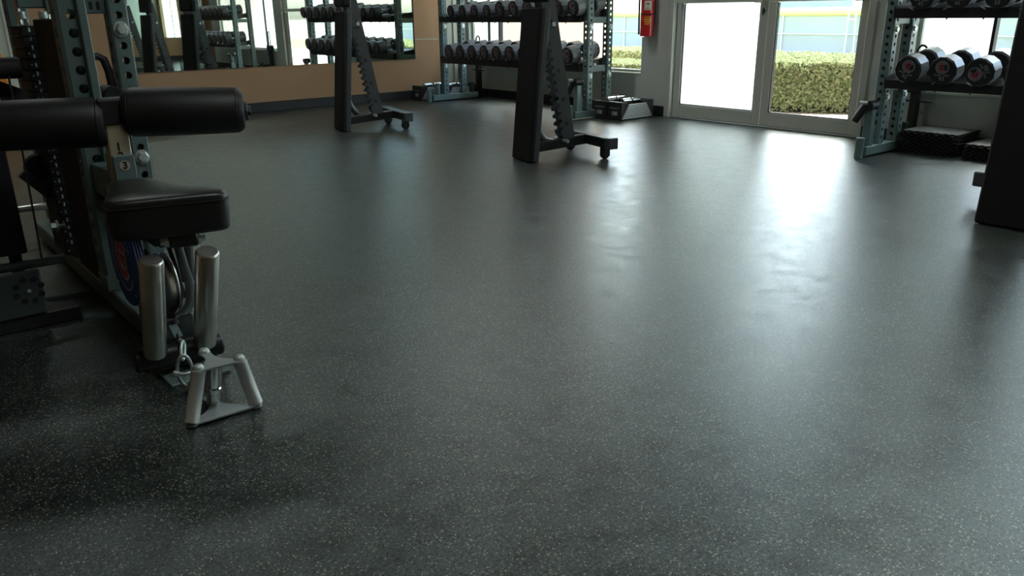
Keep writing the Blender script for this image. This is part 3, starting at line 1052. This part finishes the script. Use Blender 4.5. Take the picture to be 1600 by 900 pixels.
# ------------------------------------------------------------------ folded benches standing on end
def bench(loc, rz, label):
    t = thing('upright_bench', loc, label, 'bench', 'folded benches standing on end', rz)
    lean = Matrix.Rotation(math.radians(5.0), 4, 'Y')
    # local: pad faces -x, width along y
    hw = .136
    mb = MB(); mb.box(0, .036, -hw, hw, .006, 1.045, .010, mx=lean)
    p = mb.build('back_pad', 'vinyl_matte', t, smooth=35)
    MB().box(.036, .078, -hw + .006, hw - .006, .010, 1.045, .003, mx=lean).build('pad_board', 'bench_steel', t)
    mx2 = Matrix.Translation((.098, 0, 1.075)) @ Matrix.Rotation(math.radians(3.0), 4, 'Y')
    MB().box(-.008, .052, -hw, hw, 0, .33, .014, mx=mx2).build('seat_pad', 'vinyl_matte', t, smooth=35)
    MB().box(.052, .066, -hw + .004, hw - .004, 0, .33, .003, mx=mx2).build('seat_board', 'bench_steel', t)
    # spine behind the pad
    MB().box(.078, .110, -.035, .035, .06, 1.04, .004, mx=lean).build('pad_rail', 'bench_steel', t)
    # ladder beam sloping outwards
    a = Vector((.165, 0, 1.20)); b = Vector((.37, 0, .13))
    for s in (-1, 1):
        y0 = -.045 if s < 0 else .033
        d = (b - a); L = d.length
        mxl = Matrix.Translation((a.x, y0, a.z)) @ Matrix.Rotation(math.atan2(d.x, -d.z) * -1, 4, 'Y')
        # profile in local x (depth) / -z along beam, saw-toothed inner edge
        poly = [(.068, 0), (.062, -L)]
        poly += [(-.02, -L)]
        k = 0
        z = -L + .05
        while z < -.42:
            poly += [(-.045, z), (-.045, z + .022), (-.022, z + .030), (-.022, z + .048)]
            z += .055
        poly += [(-.045, -.40), (-.045, 0)]
        R = Matrix(((1, 0, 0, 0), (0, 0, 1, 0), (0, 1, 0, 0), (0, 0, 0, 1)))
        MB().prism(poly, 0, .012, mx=mxl @ R).build('ladder_plate', 'bench_steel', t)
    for z in (.25, .42, .62, .95):
        q = a + (b - a) * ((a.z - z) / (a.z - b.z))
        MB().cyl((q.x + .015, -.052, z), (q.x + .015, .052, z), .013, 10, c=.002).build('bolt', 'black_steel', t, smooth=40)
    # adjustment arm between pad and ladder, curved bracket
    pts = [(.10, 0, .30), (.14, 0, .20), (.20, 0, .13), (.29, 0, .105)]
    MB().tube(pts, .028, 8, flat=.7).build('curved_bracket', 'bench_steel', t, smooth=60)
    MB().box(.09, .135, -.05, .05, .27, .60, .004).build('arm', 'bench_steel', t)
    MB().box(.10, .26, -.05, .05, .90, .955, .006).build('hinge_bracket', 'bench_steel', t)
    MB().cyl((.24, -.06, .93), (.24, .06, .93), .016, 12).build('pivot', 'zinc', t, smooth=40)
    # foot arm and cross tube with casters
    mb = MB(); mb.box(.02, .56, -.032, .032, .045, .115, .005, mx=Matrix.Rotation(math.radians(-4), 4, 'Y')); mb.build('foot_arm', 'black_steel', t)
    MB().box(.53, .61, -.31, .31, .085, .155, .005).build('cross_tube', 'black_steel', t)
    for s in (-1, 1):
        MB().box(.528, .612, s * .31 - .03, s * .31 + .03, .080, .160, .006).build('end_cap', 'bench_steel', t)
        fk = MB().box(.545, .595, s * .235 - .028, s * .235 - .020, .02, .086).box(.545, .595, s * .235 + .020, s * .235 + .028, .02, .086)
        fk = fk.build('caster_fork', 'black_steel', t)
        MB().cyl((.57, s * .235 - .017, .036), (.57, s * .235 + .017, .036), .036, 20, c=.006).build('wheel', 'black', fk, smooth=40)
    MB().cyl((.34, -.10, .125), (.34, .10, .125), .012, 10).build('lock_pin', 'zinc', t, smooth=40)
    MB().box(.02, .085, -hw + .03, hw - .03, .0, .02, .003).build('base_plate', 'black_steel', t)
    return t


bench((3.485, 6.655, 0), math.radians(-12), 'black folded bench standing upright nearest the mirror wall')
bench((3.675, 4.30, 0), math.radians(-12), 'black folded bench standing upright in the middle of the floor')
bench((4.16, 1.30, 0), math.radians(2), 'black folded bench standing upright at the right edge of the picture')

# ------------------------------------------------------------------ fire extinguisher
t = thing('fire_extinguisher', (XW - .085, 5.452, .772), 'red fire extinguisher hanging on the wall left of the glass doors', 'fire extinguisher')
MB().lathe((0, 0, 0), (0, 0, 1), [(0, .055), (.006, .066), (.02, .0685), (.40, .0685), (.43, .062), (.455, .045), (.47, .025), (.50, .022)], 32).build('cylinder', 'fire_red', t, smooth=35)
MB().lathe((0, 0, .205), (0, 0, 1), [(0, .0685), (.001, .0700), (.011, .0700), (.012, .0685)], 32).build('strap', 'black', t, smooth=35)


def label_arc(z0, z1, a0, a1, m, name, rr=.0690):
    mb = MB(); n = 10; vs = []
    for i in range(n + 1):
        a = a0 + (a1 - a0) * i / n
        for z in (z0, z1):
            vs.append((rr * math.cos(a), rr * math.sin(a), z))
    mb.add(vs, [(2 * i, 2 * i + 2, 2 * i + 3, 2 * i + 1) for i in range(n)])
    return mb.build(name, m, t)


cc = PI + .75
label_arc(.25, .335, cc - .55, cc + .55, 'label', 'paper_label')
label_arc(.262, .268, cc - .45, cc + .45, 'red', 'label_line', .0694)
label_arc(.30, .315, cc - .2, cc + .2, 'red', 'label_line', .0694)
for z0, z1, aa in ((.158, .168, .60), (.140, .148, .5), (.128, .132, .45), (.115, .121, .35), (.180, .186, .55)):
    label_arc(z0, z1, cc - aa, cc + aa * .9, 'yellow_print', 'label_line', .0690)
MB().box(-.015, .015, -.02, .02, .49, .53, .003).box(-.01, .01, -.09, .03, .53, .545, .003).build('valve', 'black_steel', t)
MB().tube([(-.01, .02, .51), (-.02, .07, .50), (-.02, .092, .42), (-.02, .090, .2), (-.02, .086, .06), (-.02, .086, .02)], .009, 8).build('hose', 'black', t, smooth=60)
MB().box(.066, .084, -.03, .03, .1, .45, .002).build('wall_bracket', 'black_steel', t)

# ------------------------------------------------------------------ left: cable machine
t = thing('cable_machine', (.645, 2.9, 0), 'green-grey perforated cable row and pulldown machine with black seat and rollers', 'exercise machine')
OX, OY = .645, 2.9


def L_(x, y, z):
    return (x - OX, y - OY, z)


class W(MB):
    """mesh builder taking world coordinates, stored relative to the machine's base"""
    def build(s, name, mats, parent=None, **k):
        if parent is not None and parent is not t:
            q = parent
        s.v = [(a - OX, b - OY, c) for a, b, c in s.v]
        return MB.build(s, name, mats, parent, **k)


PITCH = .058
# beam and floor plates
W().box(.602, .686, 2.30, 4.30, .012, .082, .006).build('base_beam', 'paint', t)
W().box(.555, .725, 2.185, 2.36, .0, .010, .002).build('floor_plate', 'paint', t)
W().prism([(.50, 2.94), (.60, 2.90), (.60, 3.03), (.52, 3.03)], 0, .010).build('floor_plate', 'paint', t)
W().prism([(.44, 3.27), (.60, 3.24), (.60, 3.34), (.46, 3.35)], 0, .010).build('floor_plate', 'paint', t)
# front post with round holes, flat trim bar on its right front edge
mb = W(); perforated(mb, .592, .678, 2.95, 3.037, .13, 2.4, PITCH, .0155, off=.043, c=.010, nh=16); mb.build('front_post', 'paint', t)
W().box(.652, .678, 2.925, 2.948, .30, 2.4, .003).build('trim_bar', 'paint', t)
W().box(.590, .682, 2.945, 3.042, .082, .14, .004).build('post_socket', 'paint', t)
# right post
mb = W(); perforated(mb, .898, .970, 3.54, 3.624, .02, 2.4, PITCH, .0148, off=.035, c=.006, nh=16); mb.build('side_post', 'paint', t)
for z, r in ((.959, .030), (.449, .030)):
    zc = z
    mb = W().cyl((.934, 3.54, zc), (.934, 3.533, zc), r, 24).cyl((.934, 3.533, zc), (.934, 3.515, zc), r * .84, 6, c=.006)
    mb.build('bolt', 'zinc', t, smooth=30)
# rear left post
mb = W(); perforated(mb, .655, .735, 4.20, 4.28, .10, 2.4, PITCH, .012, off=.03, c=.006); mb.build('rear_post', 'paint', t)
W().box(.60, .70, 3.6, 3.68, 1.04, 1.14, .004).build('top_clamp', 'paint', t)
mb = W().box(.69, .898, 3.575, 3.60, 1.018, 1.12, .004); mb.build('crossmember', 'paint', t)
for k in range(3):
    W().box(.815 + k * .026, .825 + k * .026, 3.570, 3.576, 1.035, 1.062).build('slot', 'black', t)
# guard and weight stack
W().box(.604, .690, 3.06, 3.40, .083, 1.00, .004).build('stack_guard', 'vinyl_matte', t)
for k in range(22):
    z = .10 + k * .040
    W().box(.575, .735, 3.48, 3.70, z, z + .037, .003).build('weight_plate', 'black', t)
for k in range(0, 20):
    W().box(.583, .590, 3.477, 3.481, .118 + k * .040, .122 + k * .040).build('plate_number', 'brushed', t)
W().cyl((.60, 3.62, .98), (.60, 3.62, 1.6), .011, 12).build('guide_rod', 'chrome', t, smooth=40)
W().cyl((.70, 3.62, .98), (.70, 3.62, 1.6), .011, 12).build('guide_rod', 'chrome', t, smooth=40)
for x in (.585, .655):
    W().cyl((x, 3.47, 1.0), (x, 3.47, 1.028), .015, 12, c=.003).build('guide_bushing', 'zinc', t, smooth=40)
ch = W()
for k in range(28):
    z = .15 + k * .031
    ch.box(.594, .600, 3.455, 3.461, z, z + .015, .001)
ch.build('cord', 'zinc', t)
# hooked plate horn hanging between the posts
W().tube([(.80, 3.58, .66), (.80, 3.58, .80), (.81, 3.58, .845), (.835, 3.58, .86), (.86, 3.58, .845), (.872, 3.58, .80), (.875, 3.575, .72), (.88, 3.57, .69)], .016, 10).build('plate_hook', 'black_steel', t, smooth=60)
W().cyl((.86, 3.50, .70), (.86, 3.62, .70), .045, 18, c=.006).build('hook_bumper', 'black', t, smooth=40)

# roller pad assembly
def roller(p0, p1, r, name='roller_pad'):
    p0 = Vector(p0); p1 = Vector(p1); L = (p1 - p0).length
    prof = [(0, r * .55), (.002, r * .80), (.012, r * .93), (.03, r), (L * .5, r * .985), (L - .03, r * .94), (L - .012, r * .88), (L - .002, r * .76), (L, r * .55)]
    o = W().lathe(p0, p1 - p0, prof, 40).build(name, 'vinyl', t, smooth=35)
    d = (p1 - p0).normalized()
    for tt, rk in ((.020, .985), (L - .020, .93)):
        q = p0 + d * tt
        s_ = W().tube([q + (frame_from(p0, p1)[0] * math.cos(a) + frame_from(p0, p1)[1] * math.sin(a)) * (r * rk) for a in [2 * PI * i / 36 for i in range(36)]], .0016, 5, closed=True)
        s_.build('seam', 'vinyl', t, smooth=60)
    return o


roller((.668, 2.655, .727), (.990, 2.51, .720), .075)
roller((.618, 2.655, .703), (.235, 2.80, .706), .075)
W().cyl((.993, 2.51, .716), (1.000, 2.507, .716), .030, 20, c=.003).build('roller_cap', 'black_steel', t, smooth=40)
W().cyl((1.000, 2.507, .716), (1.008, 2.503, .716), .016, 6).build('roller_nut', 'black_steel', t, smooth=30)
W().box(.590, .682, 2.615, 2.70, .695, .772, .005).build('roller_clamp', 'black_steel', t)
W().cyl((.55, 2.68, .729), (.70, 2.64, .727), .028, 16).build('roller_axle', 'black_steel', t, smooth=40)
pst = W().box(.6035, .6655, 2.625, 2.675, .50, .700, .003).build('height_post', 'brushed', t)
slv = W().box(.605, .668, 2.612, 2.70, .42, .604, .003).build('height_sleeve', 'paint', t)
W().box(.610, .66, 2.70, 2.95, .44, .54, .004).build('sleeve_bracket', 'paint', t)


def front_text(body, x, y, z, size, m='number'):
    o = link('number_print', text_mesh(body, size, matname=m, fat=.0011), t)
    o.matrix_local = Matrix.Translation(L_(x, y, z)) @ Matrix(((1, 0, 0, 0), (0, 0, -1, 0), (0, 1, 0, 0), (0, 0, 0, 1)))
    return o


front_text('1', .630, 2.6243, .628, .034)
front_text('2', .633, 2.6243, .600, .034)
W().cyl((.636, 2.6115, .573), (.636, 2.6100, .573), .0155, 20).build('number_window', 'num_plate', t)
front_text('3', .636, 2.6092, .573, .030)

# seat: wide rounded front narrowing to the back
def seat():
    outline = [(.505, 2.262), (.52, 2.245), (.55, 2.236), (.65, 2.215), (.755, 2.188), (.785, 2.184), (.803, 2.196), (.811, 2.222), (.805, 2.255), (.790, 2.285),
               (.762, 2.33), (.738, 2.38), (.722, 2.44), (.712, 2.50), (.700, 2.548), (.680, 2.575), (.645, 2.585), (.60, 2.580), (.575, 2.565), (.562, 2.53),
               (.556, 2.48), (.545, 2.43), (.528, 2.38), (.512, 2.34), (.503, 2.30)]
    n = len(outline); cx, cy = .64, 2.37
    levels = [(.424, .90), (.428, .96), (.436, .99), (.460, 1.0), (.515, 1.0), (.527, .992), (.534, .972), (.539, .93), (.543, .80), (.545, .55), (.546, .25)]
    mb = W(); vs = []
    for z, s in levels:
        for x, y in outline:
            vs.append((cx - .013 + (x - cx) * s, cy + (y - cy) * s, z))
    fs = [(j * n + i, j * n + (i + 1) % n, (j + 1) * n + (i + 1) % n, (j + 1) * n + i) for j in range(len(levels) - 1) for i in range(n)]
    fs.append(tuple(range(n))[::-1]); fs.append(tuple((len(levels) - 1) * n + i for i in range(n)))
    mb.add(vs, fs)
    o = mb.build('seat', 'vinyl_seat', t, smooth=60)
    o.modifiers.new('sub', 'SUBSURF').levels = 2
    o.modifiers['sub'].render_levels = 2
    s_ = W().tube([(cx - .013 + (x - cx) * 1.0, cy + (y - cy) * 1.0, .517) for x, y in outline], .0018, 5, closed=True)
    s_.build('piping', 'vinyl', t, smooth=60)
    W().box(.666, .673, 2.300, 2.305, .5450, .5475).build('tape_fleck', 'chip', t)
    W().box(.57, .72, 2.28, 2.55, .414, .426, .003).build('seat_board', 'black_steel', t)


seat()
W().box(.610, .665, 2.34, 2.95, .375, .420, .004).build('seat_bracket', 'black_steel', t)
W().cyl((.640, 2.297, .398), (.715, 2.28, .396), .022, 18, c=.003).build('pivot_tube', 'black_steel', t, smooth=40)
W().cyl((.715, 2.28, .396), (.722, 2.279, .396), .019, 16).cyl((.722, 2.279, .396), (.736, 2.276, .396), .011, 6).build('pivot_bolt', 'zinc', t, smooth=30)
W().cyl((.628, 2.300, .398), (.640, 2.297, .398), .019, 16).cyl((.618, 2.302, .398), (.628, 2.300, .398), .012, 6).build('pivot_bolt', 'zinc', t, smooth=30)
# gas spring on the right behind the foot rollers
W().cyl((.742, 2.50, .335), (.735, 2.50, .205), .024, 20, c=.003).build('gas_spring', 'black_steel', t, smooth=40)
W().cyl((.736, 2.50, .207), (.735, 2.50, .186), .027, 16, c=.004).build('spring_foot', 'zinc', t, smooth=40)
W().box(.66, .75, 2.47, 2.53, .16, .19, .003).build('spring_mount', 'black_steel', t)
W().box(.66, .75, 2.47, 2.53, .335, .416, .003).build('spring_mount', 'black_steel', t)
# round blue cover plate
DX, DY, DZ, DR = .568, 2.55, .300, .148
mb = W()
mb.cyl((DX + .030, DY, DZ), (DX, DY, DZ), DR, 56, c=.0015)
disk = mb.build('pulley_cover', 'blue', t, smooth=30)
MX = Matrix(((0, 0, -1, 0), (-1, 0, 0, 0), (0, 1, 0, 0), (0, 0, 0, 1)))
MXd = Matrix.Translation((DX - .0004, DY, DZ)) @ MX


def dprint(fn, name, m):
    mb = W(); fn(mb); return mb.build(name, m, t)


dprint(lambda b: ring_poly(b, MXd, .094, .099, 0, .0008, 56, a0=.4, a1=2 * PI - .55), 'white_ring', 'white_print')
dprint(lambda b: ring_poly(b, MXd, .028, .066, 0, .0010, 40, a0=.62, a1=2 * PI - .62), 'letter_outline', 'white_print')
dprint(lambda b: ring_poly(b, MXd, .035, .059, .0010, .0016, 40, a0=.70, a1=2 * PI - .70), 'letter_c', 'red')
for bod, m_, fat, dx_ in (('UBS', 'white_print', .0045, .0018), ('UBS', 'red', .0008, .0026)):
    o = link('lettering', text_mesh(bod, .050, matname=m_, spacing=.82, fat=fat), t)
    o.matrix_local = Matrix.Translation(L_(DX - dx_, DY - .012, DZ)) @ TX
for rr in (.006, .014, .022):
    W().tube([(DX + rr, DY + DR * 1.001 * math.cos(a), DZ + DR * 1.001 * math.sin(a)) for a in [2 * PI * i / 56 for i in range(56)]], .0012, 5, closed=True).build('rim_line', 'white_print', t, smooth=60)
for a in (.7, 2.3, 3.9, 5.5):
    W().cyl((DX, DY + .135 * math.cos(a), DZ + .135 * math.sin(a)), (DX - .004, DY + .135 * math.cos(a), DZ + .135 * math.sin(a)), .0045, 10).build('screw', 'zinc', t)
W().cyl((.610, DY, DZ), (.640, DY, DZ), .02, 16).build('cover_hub', 'black_steel', t)
# low pulley
pz, py, px = .235, 2.44, .652
W().lathe((px - .016, py, pz), (1, 0, 0), [(0, .035), (.001, .088), (.005, .092), (.010, .078), (.022, .078), (.027, .092), (.031, .088), (.032, .035)], 40).build('pulley', 'steel_tube', t, smooth=40)
W().cyl((px - .04, py, pz), (px + .04, py, pz), .012, 14, c=.002).build('pulley_axle', 'zinc', t, smooth=40)
# curved guard strap beside the pulley
pts = [(.700, 2.42, .375), (.697, 2.41, .34), (.700, 2.40, .29), (.706, 2.39, .24), (.704, 2.38, .20), (.690, 2.37, .168), (.668, 2.36, .150), (.640, 2.35, .145)]
W().tube(pts, .014, 10, flat=.6).build('cable_guard', 'paint_dark', t, smooth=60)
W().tube([(.675, 2.45, .39), (.677, 2.43, .34), (.682, 2.41, .27), (.680, 2.39, .21), (.664, 2.38, .17), (.64, 2.36, .155)], .008, 8).build('cable', 'cable', t, smooth=60)
W().box(.600, .690, 2.34, 2.60, .083, .15, .004).build('pulley_bracket', 'paint_dark', t)
# black foot bar and the two steel foot rollers
mxb = Matrix.Translation((.617, 2.285, .062)) @ Matrix.Rotation(math.radians(-5), 4, 'Z')
mb = W(); mb.cyl(mxb @ Vector((-.125, 0, 0)), mxb @ Vector((.125, 0, 0)), .033, 24, c=.006); mb.build('foot_bar', 'black_steel', t, smooth=40)
mb = W(); mb.box(-.10, .10, -.026, .026, -.036, -.012, .005, mx=mxb); mb.build('foot_bar_bracket', 'black_steel', t)
W().box(.60, .69, 2.30, 2.40, .03, .09, .003).build('foot_bar_neck', 'black_steel', t)
for bx, by, tx_, ty_, tz in ((.546, 2.265, .553, 2.172, .388), (.683, 2.250, .693, 2.140, .392)):
    p0 = Vector((bx, by, .083)); p1 = Vector((tx_, ty_, tz)); L = (p1 - p0).length; r = .0320
    W().lathe(p0, p1 - p0, [(0, r * .9), (.003, r), (L - .006, r), (L - .001, r * .90), (L, r * .86), (L + .0005, r * .2)], 36).build('foot_roller', 'steel_tube', t, smooth=35)
# row cable end, swivel hook
W().tube([(.640, 2.36, .140), (.632, 2.345, .130), (.624, 2.31, .118), (.618, 2.27, .108)], .0055, 8).build('cable_end', 'cable', t, smooth=60)
W().lathe((.640, 2.372, .146), (-.2, -.9, -.45), [(0, .012), (.004, .019), (.018, .021), (.030, .014), (.04, .009)], 20).build('cable_stop', 'cable', t, smooth=50)
W().box(-.012, .012, -.026, .026, -.003, .003, .001, mx=Matrix.Translation((.622, 2.305, .122)) @ Matrix.Rotation(.5, 4, 'X')).build('cable_strap', 'paint', t)
W().box(.525, .55, 3.40, 3.46, .10, .101).build('tag_red', 'red', t)


W().cyl((.47, 4.16, .176), (.72, 4.16, .176), .016, 16).build('rear_tube', 'steel_tube', t, smooth=40)
mxg = Matrix.Translation((.50, 3.60, .43)) @ Matrix.Rotation(math.radians(50), 4, 'Y')
W().box(0, .19, -.02, .02, -.022, .022, .003, mx=mxg).build('brace', 'paint_dark', t)
W().lathe((.565, 3.60, .44), (0, 1, 0), [(0, .02), (.004, .05), (.03, .055), (.056, .05), (.06, .02)], 24).build('bumper', 'black', t, smooth=40)
W().cyl((.512, 3.3, .265), (.53, 3.3, .265), .016, 6).cyl((.53, 3.3, .265), (.536, 3.3, .265), .024, 16).cyl((.536, 3.3, .265), (.56, 3.3, .265), .008, 10).build('axle_bolt', 'zinc', t, smooth=30)
def oval(c, ax_u, ax_v, a, b, n=28):
    c = Vector(c); u = Vector(ax_u).normalized(); v = Vector(ax_v).normalized()
    return [c + u * a * math.cos(2 * PI * i / n) + v * b * math.sin(2 * PI * i / n) for i in range(n)]


# snap hook hanging from the cable
t_machine = t
t = thing('snap_hook', (.580, 2.12, .0), 'zinc carabiner hook linking the cable to the silver handle', 'carabiner')
sx, sy = .580, 2.12


class W2(MB):
    def build(s, name, mats, parent=None, **k):
        s.v = [(a - t.location.x, b - t.location.y, c - t.location.z) for a, b, c in s.v]
        return MB.build(s, name, mats, parent, **k)


W2().tube(oval((.578, 2.115, .075), (.93, -.36, 0), (-.04, -.25, 1), .019, .052), .0045, 10, closed=True).build('hook_body', 'zinc', t, smooth=60)
W2().tube(oval((.592, 2.155, .118), (.6, .7, 0), (.25, .5, .8), .013, .026), .0042, 10, closed=True).build('link', 'zinc', t, smooth=60)
W2().tube([(.605, 2.19, .13), (.618, 2.265, .107)], .006, 8).build('shank', 'zinc', t, smooth=60)
W2().tube([(.556, 2.118, .072), (.572, 2.105, .068), (.588, 2.10, .070), (.601, 2.108, .073)], .0055, 8).build('gate', 'zinc', t, smooth=60)
W2().cyl((.553, 2.12, .066), (.557, 2.119, .078), .009, 12, c=.002).build('gate_nut', 'zinc', t, smooth=40)

# V-shaped row handle standing on the floor
t = thing('row_handle', (.605, 1.95, 0), 'silver triangular row handle standing on the floor in front of the machine', 'handle')
BL = Vector((.523, 1.925, .006)); BR = Vector((.692, 1.918, .006)); BT = Vector((.606, 2.035, .006))
TL = Vector((.566, 1.950, .136)); TR = Vector((.672, 1.943, .134)); TT = Vector((.617, 2.050, .134))


def arc_edge(a, b, bulge, n=9):
    """points from a to b bowed towards the plate centre"""
    mid = (a + b) / 2; out = []
    for i in range(n + 1):
        s = i / n
        p = a.lerp(b, s)
        out.append(p + bulge * math.sin(PI * s) ** .8)
    return out


def plate(A, B, C, dep, fr, th, name):
    """triangle plate, corners rounded, sides A-C and B-C concave"""
    cen = (A + B + C) / 3
    def corner(P, n0, n1, r=.016, n=5):
        out = []
        for i in range(n + 1):
            d = n0.lerp(n1, i / n).normalized(); out.append(P + d * r)
        return out
    down = ((A + B) / 2 - C).normalized(); ab = (B - A).normalized()
    pts = []
    pts += corner(A, (-ab).lerp(-down, .3), down)
    pts += arc_edge(A + down * .014 + ab * .02, B + down * .014 - ab * .02, Vector((0, 0, 0)), 3)
    pts += corner(B, down, ab.lerp(-down, .3))
    s1 = B - down * .010 + (cen - B) * .10; e1 = C + ab * .016
    pts += arc_edge(s1, e1, ((cen - (B + C) / 2) * dep), 8)
    pts += corner(C, ab, -ab * .99 + -down * .6)
    s2 = C - ab * .016; e2 = A - down * .010 + (cen - A) * .10
    pts += arc_edge(s2, e2, ((cen - (A + C) / 2) * dep), 8)
    n = len(pts); up = Vector((0, 0, th))
    vs = [p for p in pts] + [p + up for p in pts]
    fs = [tuple(range(n))[::-1], tuple(n + i for i in range(n))] + [(i, (i + 1) % n, n + (i + 1) % n, n + i) for i in range(n)]
    return W2().add(vs, fs).build(name, 'alu_plate', t, bevel=.0012)


plate(BL, BR, BT, .55, 0, .006, 'lower_plate')
plate(TL, TR, TT, .55, 0, .006, 'upper_plate')
for a, b in ((BL, TL), (BR, TR)):
    p0 = a + Vector((0, 0, .006)); p1 = b
    L = (p1 - p0).length; r = .0185
    W2().lathe(p0, p1 - p0, [(0, r), (L * .06, r), (L * .07, r * .97), (L * .93, r * .97), (L * .94, r), (L, r)], 28).build('grip_tube', 'alu', t, smooth=35)
for p, dz in ((TL, .006), (TR, .006), (TT, .006)):
    W2().lathe(p + Vector((0, 0, dz)), (0, 0, 1), [(0, .0145), (.004, .0145), (.010, .011), (.012, .006)], 20).build('cap_screw', 'zinc', t, smooth=40)
for p in (BL, BR):
    W2().lathe(p + Vector((0, 0, -.006)), (0, 0, 1), [(0, .010), (.003, .0145), (.0062, .0145)], 20).build('cap_screw', 'zinc', t, smooth=40)
st = Vector((.603, 1.995, .012)); en = Vector((.618, 1.985, .134)); L = (en - st).length
W2().lathe(st, en - st, [(0, .016), (.030, .0165), (.034, .021), (.048, .022), (.052, .019), (.060, .022), (L - .010, .022), (L - .006, .024), (L, .024)], 28).build('swivel_stem', 'chrome', t, smooth=35)

# ------------------------------------------------------------------ neighbour machine, cut by the left edge
t = thing('leverage_machine', (.15, 3.0, 0), 'dark exercise machine with black roller and panel cut off at the left edge', 'exercise machine')
W2().box(.05, .381, 2.98, 3.06, .262, .625, .004).build('weight_cover', 'vinyl_matte', t)
W2().lathe((.485, 3.06, .852), (-1, .06, .01), [(0, .02), (.003, .030), (.01, .0335), (.25, .034), (.3, .034)], 24).build('roller_pad', 'vinyl_matte', t, smooth=35)
W2().cyl((.06, 3.0, .222), (.485, 3.0, .218), .016, 16).build('frame_tube', 'paint_dark', t, smooth=40)
W2().tube([(.436, 3.0, .83), (.428, 3.0, .55), (.419, 3.0, .225)], .0035, 6).build('cable', 'cable', t, smooth=60)
br = W2().box(.10, .40, 2.96, 2.975, .05, .208, .006).build('bracket_plate', 'paint_dark', t)
for k in range(8):
    a = 2 * PI * k / 8 + .3
    W2().cyl((.357 + .04 * math.cos(a), 2.9595, .140 + .04 * math.sin(a)), (.357 + .04 * math.cos(a), 2.9585, .140 + .04 * math.sin(a)), .010, 12).build('bracket_hole', 'black', t)
W2().cyl((.357, 2.96, .14), (.357, 2.952, .14), .006, 10).build('bracket_bolt', 'zinc', t)
W2().box(.0, .50, 2.97, 3.05, .0, .05, .004).build('foot_beam', 'black_steel', t)
W2().prism([(.415, .815), (.495, .775), (.495, .66), (.415, .66)][::-1], 3.1, 3.12, mx=Matrix(((1, 0, 0, 0), (0, 0, 1, 0), (0, 1, 0, 0), (0, 0, 0, 1)))).build('side_wedge', 'black', t)
W2().box(.335, .372, 3.065, 3.10, .0, 1.0, .004).build('upright_strut', 'black_steel', t)

# bin against the far wall
t = thing('storage_bin', (1.20, 8.36, 0), 'orange and white bin standing by the pale door at the far left', 'bin')
MB().box(-.30, -.015, -.12, .12, 0, .72, .01).build('orange_half', 'orange', t)
MB().box(-.013, .16, -.12, .12, 0, .50, .01).build('white_half', 'pale_door', t)
